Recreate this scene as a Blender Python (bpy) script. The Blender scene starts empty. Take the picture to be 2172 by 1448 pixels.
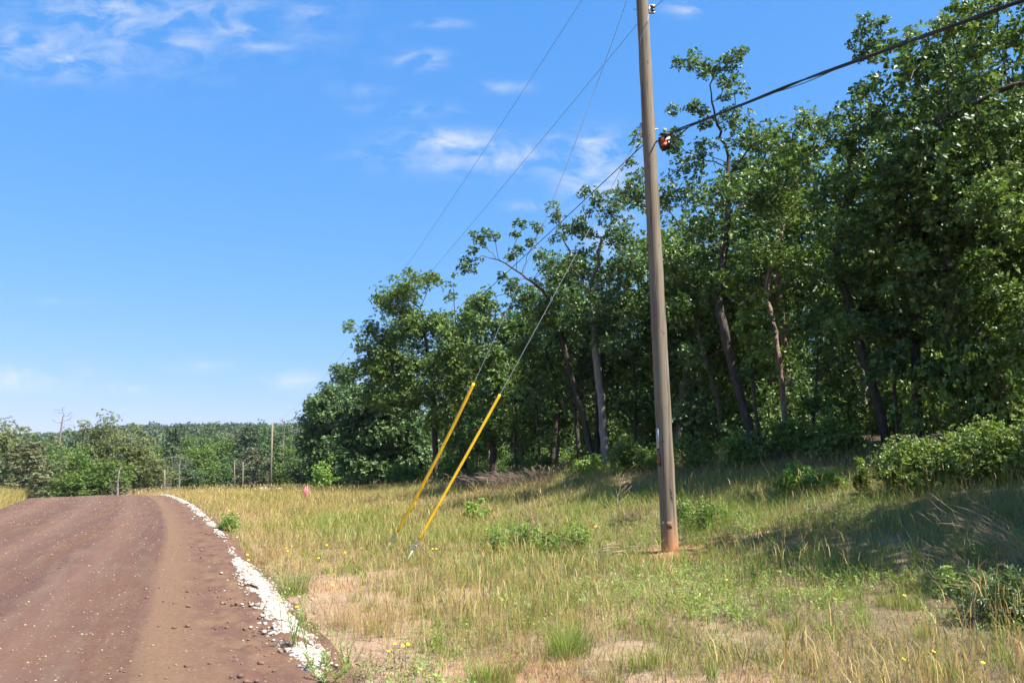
import bpy, math, random
import numpy as np
from mathutils import Vector

C = bpy.context.scene.collection
SC = bpy.context.scene
rng = np.random.default_rng(7)
random.seed(7)

# ------------------------------------------------------------------ camera
EYE = np.array([0.0, 0.0, 1.6])
FPX, CX, CY = 1753.0, 1086.0, 724.0
PITCH = math.atan(266.0 / FPX)
cam_d = bpy.data.cameras.new('camera')
cam = bpy.data.objects.new('camera', cam_d)
C.objects.link(cam)
cam.location = EYE
cam.rotation_euler = (math.pi / 2 + PITCH, 0, 0)
cam_d.sensor_width = 36.0
cam_d.lens = 36.0 * FPX / 2172.0
cam_d.clip_start = 0.1
cam_d.clip_end = 9000
SC.camera = cam

# ------------------------------------------------------------------ light
SUN_AZ = math.radians(-27)          # towards the sun, from +X
SUN_EL = math.radians(54)
sun_d = bpy.data.lights.new('sun', 'SUN')
sun_d.energy = 5.0
sun_d.angle = math.radians(0.5)
sun_d.color = (1.0, 0.95, 0.87)
sun = bpy.data.objects.new('sun', sun_d)
C.objects.link(sun)
sv = Vector((math.cos(SUN_EL) * math.cos(SUN_AZ), math.cos(SUN_EL) * math.sin(SUN_AZ), math.sin(SUN_EL)))
sun.rotation_euler = sv.to_track_quat('Z', 'Y').to_euler()
sun.location = (40, -20, 60)

def pix_dir(px, py):
    xc = (px - CX) / FPX
    yc = (CY - py) / FPX
    c, s = math.cos(PITCH), math.sin(PITCH)
    return np.array([xc, c - yc * s, s + yc * c])

def P(px, py, Y):
    d = pix_dir(px, py)
    return EYE + d * (Y / d[1])

def build_world():
    w = bpy.data.worlds.new('World')
    SC.world = w
    w.use_nodes = True
    nt = w.node_tree
    nt.nodes.clear()
    N, L = nt.nodes.new, nt.links.new
    out = N('ShaderNodeOutputWorld')
    bg = N('ShaderNodeBackground')
    bg.inputs['Strength'].default_value = 0.0684
    sky = N('ShaderNodeTexSky')
    sky.sky_type = 'NISHITA'
    sky.sun_disc = False
    sky.sun_elevation = SUN_EL
    sky.sun_rotation = math.pi / 2 - SUN_AZ
    sky.air_density = 1.0
    sky.dust_density = 0.35
    sky.ozone_density = 3.0
    sky.altitude = 100
    hs = N('ShaderNodeHueSaturation')
    hs.inputs['Hue'].default_value = 0.493
    hs.inputs['Saturation'].default_value = 1.12
    hs.inputs['Value'].default_value = 1.0
    L(sky.outputs['Color'], hs.inputs['Color'])
    tc = N('ShaderNodeTexCoord')
    sep = N('ShaderNodeSeparateXYZ')
    L(tc.outputs['Generated'], sep.inputs[0])

    def M(op, a, b=None, c=None, clamp=False):
        n = N('ShaderNodeMath')
        n.operation = op
        n.use_clamp = clamp
        for i, v in enumerate((a, b, c)):
            if v is None:
                continue
            if isinstance(v, (int, float)):
                n.inputs[i].default_value = v
            else:
                L(v, n.inputs[i])
        return n.outputs[0]
    # deepen the blue: a power curve per channel on the sky's own colour
    sc_ = N('ShaderNodeSeparateColor')
    L(hs.outputs['Color'], sc_.inputs[0])
    cc_ = N('ShaderNodeCombineColor')
    for i, (a_, g_) in enumerate(((.742, .866), (.767, .518), (1.12, .25))):
        L(M('MULTIPLY', M('POWER', M('MULTIPLY', sc_.outputs[i], .157), g_), a_ / .2073), cc_.inputs[i])
    ay = M('MAXIMUM', M('ABSOLUTE', sep.outputs[1]), 0.05)
    A = M('DIVIDE', sep.outputs[0], ay)
    E = M('DIVIDE', sep.outputs[2], ay)
    # wispy clouds: (px, py, rx, ry, amount) given as sky directions
    blobs = [(40, 100, 110, 45, .8), (170, 130, 100, 40, .75), (230, 25, 150, 45, .8), (380, 95, 70, 25, .6), (500, 60, 70, 28, .7),
             (650, 32, 70, 20, .6), (895, 128, 50, 20, .95), (950, 303, 110, 26, 1.0), (1060, 335, 190, 34, .75),
             (1265, 320, 75, 40, 1.0), (1275, 385, 80, 55, 1.0), (960, 355, 130, 14, .5), (935, 52, 45, 10, .7), (1450, 18, 45, 16, .8),
             (60, 805, 110, 26, .75), (240, 825, 70, 14, .5), (625, 805, 60, 18, .6), (430, 778, 70, 12, .4), (1130, 437, 45, 10, .7),
             (1290, 480, 50, 50, 1.0), (860, 235, 110, 16, .4), (1070, 185, 50, 14, .4), (100, 640, 60, 8, .25), (760, 190, 60, 20, .3),
             (2130, 180, 40, 30, .6), (300, 60, 340, 90, .45), (90, 150, 160, 20, .6), (420, 20, 160, 24, .6), (560, 100, 80, 16, .5), (1210, 300, 50, 16, .8), (880, 330, 120, 12, .6)]
    total = None
    for (px, py, rx, ry, amt) in blobs:
        d = pix_dir(px, py)
        a0, e0 = d[0] / d[1], d[2] / d[1]
        dx = M('MULTIPLY', M('SUBTRACT', A, a0), FPX / rx)
        de = M('MULTIPLY', M('SUBTRACT', E, e0), FPX / ry)
        r2 = M('ADD', M('MULTIPLY', dx, dx), M('MULTIPLY', de, de))
        g = M('MULTIPLY', M('EXPONENT', M('MULTIPLY', r2, -0.8)), amt)
        total = g if total is None else M('MAXIMUM', total, g)
    comb = N('ShaderNodeCombineXYZ')
    L(M('MULTIPLY', A, 1.0), comb.inputs[0])
    L(M('MULTIPLY', E, 1.9), comb.inputs[1])
    nz = N('ShaderNodeTexNoise')
    nz.inputs['Scale'].default_value = 17
    nz.inputs['Detail'].default_value = 8
    nz.inputs['Roughness'].default_value = 0.6
    nz.inputs['Distortion'].default_value = 0.5
    L(comb.outputs[0], nz.inputs['Vector'])
    n1 = M('MULTIPLY', M('SUBTRACT', nz.outputs['Fac'], 0.40), 3.4, clamp=True)
    f = M('MULTIPLY', M('MULTIPLY', total, n1), 1.0, clamp=True)
    f = M('MULTIPLY', f, 0.86)
    mix = N('ShaderNodeMix')
    mix.data_type = 'RGBA'
    L(f, mix.inputs['Factor'])
    L(cc_.outputs[0], mix.inputs[6])
    mix.inputs[7].default_value = (4.3, 4.55, 4.8, 1)
    L(mix.outputs[2], bg.inputs['Color'])
    L(bg.outputs[0], out.inputs[0])

build_world()
VS = SC.view_settings
SC.display_settings.display_device = 'sRGB'
VS.view_transform = 'Standard'
VS.look = 'None'
VS.gamma = 1.0
VS.exposure = 1.6
SC.render.engine = 'CYCLES'
CY_ = SC.cycles
CY_.max_bounces = 7
CY_.diffuse_bounces = 3
CY_.glossy_bounces = 2
CY_.transmission_bounces = 4
CY_.transparent_max_bounces = 6
CY_.volume_bounces = 0
CY_.sample_clamp_indirect = 6
CY_.use_denoising = True
CY_.use_adaptive_sampling = True
CY_.adaptive_threshold = 0.015
CY_.caustics_reflective = False
CY_.caustics_refractive = False

# ------------------------------------------------------------------ helpers
def tag(o, label=None, cat=None, group=None, kind=None):
    if label: o['label'] = label
    if cat: o['category'] = cat
    if group: o['group'] = group
    if kind: o['kind'] = kind
    return o

def thing(name, loc, label, cat, group=None):
    o = bpy.data.objects.new(name, None)
    C.objects.link(o)
    o.empty_display_size = 0.2
    o.location = [float(v) for v in loc]
    return tag(o, label, cat, group)

def link(name, me, mat, parent=None):
    if mat: me.materials.append(mat)
    o = bpy.data.objects.new(name, me)
    C.objects.link(o)
    if parent: o.parent = parent
    return o

def mesh_np(name, V, quads=None, tris=None, smooth=False, attr=None):
    V = np.ascontiguousarray(V, dtype=np.float32)
    nq = 0 if quads is None else len(quads)
    nt_ = 0 if tris is None else len(tris)
    loops, starts = [], []
    if nq:
        loops.append(np.asarray(quads, dtype=np.int32).ravel())
        starts.append(np.arange(nq, dtype=np.int32) * 4)
    if nt_:
        loops.append(np.asarray(tris, dtype=np.int32).ravel())
        starts.append(np.arange(nt_, dtype=np.int32) * 3 + nq * 4)
    loops = np.concatenate(loops)
    starts = np.concatenate(starts)
    me = bpy.data.meshes.new(name)
    me.vertices.add(len(V))
    me.vertices.foreach_set('co', V.ravel())
    me.loops.add(len(loops))
    me.loops.foreach_set('vertex_index', loops)
    me.polygons.add(nq + nt_)
    me.polygons.foreach_set('loop_start', starts)
    me.update(calc_edges=True)
    if smooth:
        me.polygons.foreach_set('use_smooth', np.ones(nq + nt_, dtype=bool))
    if attr:
        for k, a in attr.items():
            at = me.attributes.new(k, 'FLOAT', 'POINT')
            at.data.foreach_set('value', np.ascontiguousarray(a, dtype=np.float32))
    me.validate()
    return me

def nrm(v):
    return v / np.maximum(np.linalg.norm(v, axis=-1, keepdims=True), 1e-9)

class MB:
    """collects shapes into one mesh"""
    def __init__(self):
        self.v, self.q, self.t, self.n = [], [], [], 0
    def add(self, V, quads=None, tris=None):
        V = np.asarray(V, float)
        self.v.append(V)
        if quads is not None and len(quads): self.q.append(np.asarray(quads, int) + self.n)
        if tris is not None and len(tris): self.t.append(np.asarray(tris, int) + self.n)
        self.n += len(V)
        return self
    def tube(self, pts, r, k=8, cap=True):
        pts = np.asarray(pts, float)
        r = np.broadcast_to(np.asarray(r, float), (len(pts),))
        d = nrm(np.gradient(pts, axis=0))
        ref = np.array([0.31, 0.52, 0.11]) if abs(d[0][2]) > 0.7 else np.array([0.02, 0.03, 1.0])
        a = nrm(np.cross(d, ref)); b = np.cross(d, a)
        ang = np.linspace(0, 2 * math.pi, k, endpoint=False)
        ring = pts[:, None] + r[:, None, None] * (np.cos(ang)[None, :, None] * a[:, None] + np.sin(ang)[None, :, None] * b[:, None])
        n = len(pts)
        i = np.arange(n - 1)[:, None] * k + np.arange(k)[None]
        j = np.arange(n - 1)[:, None] * k + (np.arange(k)[None] + 1) % k
        q = np.stack([i, j, j + k, i + k], -1).reshape(-1, 4)
        V = ring.reshape(-1, 3)
        t = None
        if cap:
            V = np.vstack([V, pts[:1], pts[-1:]])
            kk = np.arange(k)
            t = np.vstack([np.stack([(kk + 1) % k, kk, np.full(k, n * k)], -1),
                           np.stack([(n - 1) * k + kk, (n - 1) * k + (kk + 1) % k, np.full(k, n * k + 1)], -1)])
        return self.add(V, q, t)
    def box(self, c, size, ax=None, bev=0.0):
        """box with chamfered vertical edges; ax = 3 row axes"""
        ax = np.eye(3) if ax is None else np.asarray(ax, float)
        sx, sy, sz = np.asarray(size) / 2.0
        b = bev if bev > 0 else min(sx, sy) * 0.12
        o = [(-sx + b, -sy), (sx - b, -sy), (sx, -sy + b), (sx, sy - b), (sx - b, sy), (-sx + b, sy), (-sx, sy - b), (-sx, -sy + b)]
        V = [(x, y, -sz) for x, y in o] + [(x, y, sz) for x, y in o]
        V = np.asarray(V) @ ax + np.asarray(c)
        kk = np.arange(8)
        q = [(k, (k + 1) % 8, 8 + (k + 1) % 8, 8 + k) for k in kk]
        q += [(0, 1, 2, 7), (7, 2, 3, 6), (6, 3, 4, 5)]
        q2 = [(8 + a, 8 + d, 8 + c_, 8 + b_) for (a, b_, c_, d) in [(0, 1, 2, 7), (7, 2, 3, 6), (6, 3, 4, 5)]]
        q = q[:8] + [(a, d, c_, b_) for (a, b_, c_, d) in q[8:]] + [(a, d, c_, b_) for (a, b_, c_, d) in q2]
        return self.add(V, q)
    def build(self, name, mat, parent=None, smooth=False):
        V = np.vstack(self.v)
        if parent is not None:
            V = V - np.array(parent_loc(parent))
        return link(name, mesh_np(name, V, np.vstack(self.q) if self.q else None, np.vstack(self.t) if self.t else None, smooth), mat, parent)

def parent_loc(o):
    p = np.zeros(3)
    while o is not None:
        p += np.array(o.location)
        o = o.parent
    return p

def vnoise(x, y, seed=0):
    x = np.asarray(x, float); y = np.asarray(y, float)
    xi, yi = np.floor(x), np.floor(y)
    fx, fy = x - xi, y - yi
    fx = fx * fx * (3 - 2 * fx); fy = fy * fy * (3 - 2 * fy)
    def h(a, b):
        s = np.sin(a * 127.1 + b * 311.7 + seed * 74.7) * 43758.5453
        return s - np.floor(s)
    return (h(xi, yi) * (1 - fx) + h(xi + 1, yi) * fx) * (1 - fy) + (h(xi, yi + 1) * (1 - fx) + h(xi + 1, yi + 1) * fx) * fy

def fbm(x, y, seed=0, o=3):
    t, a, s = 0, 0.5, 0
    for k in range(o):
        t = t + a * vnoise(x * 2 ** k, y * 2 ** k, seed + k); s += a; a *= .5
    return t / s

def sstep(a, b, x):
    t = np.clip((x - a) / (b - a), 0, 1)
    return t * t * (3 - 2 * t)

# ------------------------------------------------------------------ materials
def mat_base(name):
    m = bpy.data.materials.new(name)
    m.use_nodes = True
    nt = m.node_tree
    b = nt.nodes['Principled BSDF']
    return m, nt, b

def setv(b, col=None, rough=None, metal=None, spec=None):
    if col is not None: b.inputs['Base Color'].default_value = (*col, 1)
    if rough is not None: b.inputs['Roughness'].default_value = rough
    if metal is not None: b.inputs['Metallic'].default_value = metal
    if spec is not None: b.inputs['Specular IOR Level'].default_value = spec

def ramp(nt, fac, stops, interp='LINEAR'):
    r = nt.nodes.new('ShaderNodeValToRGB')
    cr = r.color_ramp
    cr.interpolation = interp
    while len(cr.elements) < len(stops): cr.elements.new(0.5)
    for e, (p, c) in zip(cr.elements, stops):
        e.position = p
        e.color = (*c, 1) if len(c) == 3 else c
    nt.links.new(fac, r.inputs[0])
    return r.outputs[0]

def noise(nt, vec, scale, detail=4, rough=.55, dist=0.0):
    n = nt.nodes.new('ShaderNodeTexNoise')
    n.inputs['Scale'].default_value = scale
    n.inputs['Detail'].default_value = detail
    n.inputs['Roughness'].default_value = rough
    n.inputs['Distortion'].default_value = dist
    if vec is not None: nt.links.new(vec, n.inputs['Vector'])
    return n.outputs['Fac']

def coords(nt, scale=(1, 1, 1), kind='Object'):
    t = nt.nodes.new('ShaderNodeTexCoord')
    mp = nt.nodes.new('ShaderNodeMapping')
    mp.inputs['Scale'].default_value = scale
    nt.links.new(t.outputs[kind], mp.inputs[0])
    return mp.outputs[0]

def mixc(nt, fac, a, b):
    m = nt.nodes.new('ShaderNodeMix')
    m.data_type = 'RGBA'
    for v, i in ((fac, 0), (a, 6), (b, 7)):
        if isinstance(v, (int, float)): m.inputs[i].default_value = v
        elif isinstance(v, tuple): m.inputs[i].default_value = (*v, 1)
        else: nt.links.new(v, m.inputs[i])
    return m.outputs[2]

def math_(nt, op, a, b=0.0, clamp=False):
    m = nt.nodes.new('ShaderNodeMath')
    m.operation = op; m.use_clamp = clamp
    for v, i in ((a, 0), (b, 1)):
        if isinstance(v, (int, float)): m.inputs[i].default_value = v
        else: nt.links.new(v, m.inputs[i])
    return m.outputs[0]

def bump(nt, b, h, strength=.5, dist=.02):
    n = nt.nodes.new('ShaderNodeBump')
    n.inputs['Strength'].default_value = strength
    n.inputs['Distance'].default_value = dist
    nt.links.new(h, n.inputs['Height'])
    nt.links.new(n.outputs[0], b.inputs['Normal'])

def attr(nt, name):
    a = nt.nodes.new('ShaderNodeAttribute')
    a.attribute_name = name
    return a.outputs['Fac']

def leaf_mat(name, stops, rough=.42, trans=.3, spec=.5):
    m, nt, b = mat_base(name)
    col = ramp(nt, attr(nt, 'v'), stops)
    nt.links.new(col, b.inputs['Base Color'])
    setv(b, rough=rough, spec=spec)
    tr = nt.nodes.new('ShaderNodeBsdfTranslucent')
    hs = nt.nodes.new('ShaderNodeHueSaturation')
    hs.inputs['Value'].default_value = 1.35
    hs.inputs['Hue'].default_value = .485
    hs.inputs['Saturation'].default_value = 1.1
    nt.links.new(col, hs.inputs['Color'])
    nt.links.new(hs.outputs[0], tr.inputs['Color'])
    mx = nt.nodes.new('ShaderNodeMixShader')
    mx.inputs[0].default_value = trans
    nt.links.new(b.outputs[0], mx.inputs[1])
    nt.links.new(tr.outputs[0], mx.inputs[2])
    nt.links.new(mx.outputs[0], nt.nodes['Material Output'].inputs['Surface'])
    return m

def plain(name, col, rough=.6, metal=0.0, vary=.25, scale=8, spec=.4):
    m, nt, b = mat_base(name)
    f = noise(nt, coords(nt), scale, 4)
    lo = tuple(c * (1 - vary) for c in col); hi = tuple(min(1, c * (1 + vary)) for c in col)
    nt.links.new(ramp(nt, f, [(.3, lo), (.7, hi)]), b.inputs['Base Color'])
    setv(b, rough=rough, metal=metal, spec=spec)
    return m

def bark_mat(name, dark, light):
    m, nt, b = mat_base(name)
    v = coords(nt, (7, 7, 1.6))
    f = noise(nt, v, 2.5, 6, .65, .4)
    f2 = noise(nt, coords(nt), .9, 3)
    c = ramp(nt, f, [(.3, dark), (.62, light)])
    c = mixc(nt, ramp(nt, f2, [(.45, (0, 0, 0)), (.65, (1, 1, 1))]), c, tuple(x * .75 for x in light))
    nt.links.new(c, b.inputs['Base Color'])
    setv(b, rough=.9, spec=.15)
    bump(nt, b, f, .8, .03)
    return m

M = {}
M['oak'] = leaf_mat('oak_leaf', [(0, (0.024, 0.047, 0.010)), (.45, (0.072, 0.140, 0.026)), (1, (0.164, 0.244, 0.066))], rough=.46, spec=.36, trans=.27)
M['oak_yel'] = leaf_mat('oak_leaf_light', [(0, (0.034, 0.064, 0.012)), (.45, (0.092, 0.164, 0.027)), (1, (0.186, 0.259, 0.062))], rough=.46, spec=.36, trans=.28)
M['oak_blue'] = leaf_mat('oak_leaf_dull', [(0, (0.026, 0.050, 0.014)), (.45, (0.067, 0.129, 0.035)), (1, (0.144, 0.219, 0.079))], rough=.44, spec=.36, trans=.27)
M['far_olive'] = leaf_mat('far_olive_leaf', [(0, (0.074, 0.101, 0.026)), (.5, (0.144, 0.176, 0.053)), (1, (0.229, 0.246, 0.097))], rough=.55, trans=0.4)
M['far_green'] = leaf_mat('far_green_leaf', [(0, (0.053, 0.100, 0.020)), (.5, (0.111, 0.181, 0.034)), (1, (0.181, 0.258, 0.053))], rough=.55, trans=0.4)
M['far_pine'] = leaf_mat('far_pine_needle', [(0, (0.028, 0.054, 0.023)), (.5, (0.059, 0.092, 0.037)), (1, (0.108, 0.146, 0.054))], rough=.6, trans=0.2)
M['far_juniper'] = leaf_mat('juniper_leaf', [(0, (0.076, 0.090, 0.036)), (.5, (0.144, 0.158, 0.072)), (1, (0.225, 0.225, 0.118))], rough=.65, trans=0.3)
M['hillwood'] = leaf_mat('hill_leaf', [(0, (0.036, 0.063, 0.026)), (.5, (0.063, 0.099, 0.036)), (1, (0.111, 0.150, 0.047))], rough=.7, trans=0.3)
M['shrub'] = leaf_mat('shrub_leaf', [(0, (0.062, 0.113, 0.020)), (.5, (0.135, 0.208, 0.039)), (1, (0.237, 0.304, 0.073))], rough=.42, trans=0.4)
M['shrub_bright'] = leaf_mat('bright_shrub_leaf', [(0, (0.082, 0.164, 0.023)), (.5, (0.164, 0.293, 0.047)), (1, (0.281, 0.398, 0.094))], rough=.45, trans=0.42)
M['shrub_dark'] = leaf_mat('dull_shrub_leaf', [(0, (.03, .055, .014)), (.5, (.075, .12, .032)), (1, (.15, .2, .06))], rough=.5, trans=.25)
M['weed'] = leaf_mat('weed_leaf', [(0, (0.097, 0.170, 0.034)), (.5, (0.194, 0.292, 0.061)), (1, (0.316, 0.401, 0.109))], rough=.5, trans=0.4)
M['grass'] = leaf_mat('grass_blade', [(0, (0.404, 0.277, 0.128)), (.3, (0.359, 0.277, 0.097)), (.55, (0.277, 0.262, 0.064)), (.78, (0.172, 0.232, 0.041)), (1, (0.128, 0.224, 0.030))], rough=.5, trans=.32, spec=.3)
M['dead'] = leaf_mat('dead_grass', [(0, (0.110, 0.081, 0.061)), (.5, (0.187, 0.136, 0.097)), (1, (0.297, 0.233, 0.168))], rough=.7, trans=.2, spec=.2)
M['bark'] = bark_mat('oak_bark', (.018, .014, .011), (.085, .068, .054))
M['bark_grey'] = bark_mat('grey_bark', (.075, .066, .056), (.26, .235, .2))
M['bark_red'] = bark_mat('reddish_bark', (.07, .045, .032), (.25, .18, .13))
M['deadwood'] = plain('dead_wood', (0.163, 0.136, 0.119), .85, vary=.3, scale=3)
M['stem'] = plain('green_stem', (0.082, 0.109, 0.034), .6)
M['deadbrown'] = plain('dead_stem_brown', (0.150, 0.105, 0.075), .85, vary=.45, scale=12)
M['drystem'] = plain('dry_stem', (0.286, 0.211, 0.136), .75)
M['petal'] = plain('yellow_petal', (.86, .58, .01), .5, vary=.1)
M['petal_o'] = plain('orange_petal', (.80, .34, .01), .5, vary=.1)
M['disc'] = plain('flower_centre', (.28, .12, .02), .7)
M['yellow'] = plain('yellow_plastic', (.78, .455, .01), .42, vary=.2, scale=9)
M['galv'] = plain('galvanised_steel', (.48, .49, .5), .42, metal=.75, vary=.2, scale=30)
M['black'] = plain('black_rubber', (.014, .014, .016), .5, vary=.2)
M['blackplastic'] = plain('black_plastic', (.012, .012, .014), .35, vary=.2)
M['orange'] = plain('orange_label', (.42, .06, .013), .45, vary=.1)
M['alu'] = plain('conductor_metal', (.22, .24, .27), .5, metal=.3, vary=.15)
M['whitetag'] = plain('white_tag', (.36, .365, .37), .5, vary=.08)
M['ink'] = plain('dark_ink', (.02, .018, .016), .8)
M['porcelain'] = plain('brown_porcelain', (.06, .035, .028), .25, vary=.15)
M['pink'] = plain('pink_flagging', (.85, .12, .24), .6, vary=.08)
M['clod'] = plain('dirt_clod', (.13, .075, .055), .95, vary=.3, scale=20)
M['rubble'] = plain('pale_rubble', (.62, .55, .48), .9, vary=.15, scale=6)

def pebble_mat():
    m, nt, b = mat_base('road_pebble')
    nt.links.new(ramp(nt, attr(nt, 'v'), [(0, (0.122, 0.073, 0.049)), (.5, (0.220, 0.141, 0.092)), (1, (0.318, 0.264, 0.202))]), b.inputs['Base Color'])
    setv(b, rough=.9, spec=.2)
    return m
M['pebble'] = pebble_mat()
def stone_mat():
    m, nt, b = mat_base('white_limestone')
    c = ramp(nt, attr(nt, 'v'), [(0, (.14, .09, .058)), (.18, (.25, .2, .15)), (.35, (.35, .325, .275)), (1, (.42, .40, .35))])
    nt.links.new(mixc(nt, math_(nt, 'MULTIPLY', noise(nt, coords(nt), 40, 3), .35), c, (.17, .12, .085)), b.inputs['Base Color'])
    setv(b, rough=.95, spec=.15)
    return m
M['stone'] = stone_mat()

def wood_pole_mat():
    m, nt, b = mat_base('pole_wood')
    v = coords(nt, (11, 11, 0.45))
    f = noise(nt, v, 1.6, 7, .72, .3)
    f2 = noise(nt, coords(nt, (1, 1, .5)), 2.2, 3)
    c = ramp(nt, f, [(.25, (0.087, 0.066, 0.045)), (.5, (0.183, 0.143, 0.099)), (.75, (0.274, 0.222, 0.153))])
    c = mixc(nt, ramp(nt, f2, [(.38, (0, 0, 0)), (.62, (.75, .75, .75))]), c, (0.156, 0.139, 0.108))
    ck = noise(nt, coords(nt, (20, 20, .3)), 1.1, 3, .6)
    c = mixc(nt, ramp(nt, ck, [(.53, (0, 0, 0)), (.60, (.8, .8, .8))]), c, (0.061, 0.050, 0.040))
    # short dark checks and knots
    k = noise(nt, coords(nt, (9, 9, 5.5)), 1.3, 1, .3)
    c = mixc(nt, ramp(nt, k, [(.735, (0, 0, 0)), (.765, (.75, .75, .75))]), c, (0.100, 0.051, 0.032))
    # dirt stain splashed up from the red soil
    sep = nt.nodes.new('ShaderNodeSeparateXYZ')
    t = nt.nodes.new('ShaderNodeTexCoord')
    nt.links.new(t.outputs['Object'], sep.inputs[0])
    h = math_(nt, 'ADD', sep.outputs[2], math_(nt, 'MULTIPLY', f2, -.5))
    st = nt.nodes.new('ShaderNodeMapRange')
    st.inputs['From Min'].default_value = -.2; st.inputs['From Max'].default_value = .45
    st.inputs['To Min'].default_value = .8; st.inputs['To Max'].default_value = 0
    nt.links.new(h, st.inputs['Value'])
    c = mixc(nt, st.outputs[0], c, (0.402, 0.186, 0.077))
    nt.links.new(c, b.inputs['Base Color'])
    setv(b, rough=.85, spec=.2)
    bump(nt, b, f, .35, .01)
    return m
M['pole'] = wood_pole_mat()

def ground_mat():
    m, nt, b = mat_base('sandy_ground')
    v = coords(nt)
    big = noise(nt, v, .35, 4, .6, .3)
    mid = noise(nt, v, 1.7, 5, .65, .4)
    fine = noise(nt, v, 14, 6, .7)
    grit = noise(nt, v, 60, 4, .7)
    sand = ramp(nt, fine, [(.25, (0.207, 0.126, 0.076)), (.5, (0.283, 0.192, 0.122)), (.75, (0.352, 0.258, 0.179))])
    litter = ramp(nt, fine, [(.3, (0.088, 0.062, 0.037)), (.55, (0.170, 0.122, 0.076)), (.75, (0.252, 0.192, 0.126))])
    green = ramp(nt, fine, [(.3, (0.088, 0.088, 0.025)), (.7, (0.201, 0.183, 0.060))])
    f = math_(nt, 'ADD', math_(nt, 'MULTIPLY', mid, .6), math_(nt, 'MULTIPLY', big, .5))
    f = math_(nt, 'ADD', f, math_(nt, 'MULTIPLY', attr(nt, 'bare'), -.4))
    c = mixc(nt, ramp(nt, f, [(.40, (0, 0, 0)), (.56, (1, 1, 1))]), sand, litter)
    c = mixc(nt, attr(nt, 'green'), c, green)
    c = mixc(nt, math_(nt, 'MULTIPLY', attr(nt, 'red'), ramp(nt, mid, [(.3, (.5, .5, .5)), (.6, (1, 1, 1))])), c, (0.315, 0.148, 0.072))
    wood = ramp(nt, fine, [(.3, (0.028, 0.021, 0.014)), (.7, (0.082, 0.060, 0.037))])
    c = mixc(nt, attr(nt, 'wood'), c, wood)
    nt.links.new(c, b.inputs['Base Color'])
    setv(b, rough=.95, spec=.15)
    bump(nt, b, math_(nt, 'ADD', fine, math_(nt, 'MULTIPLY', grit, .5)), .7, .03)
    return m
M['ground'] = ground_mat()

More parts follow.
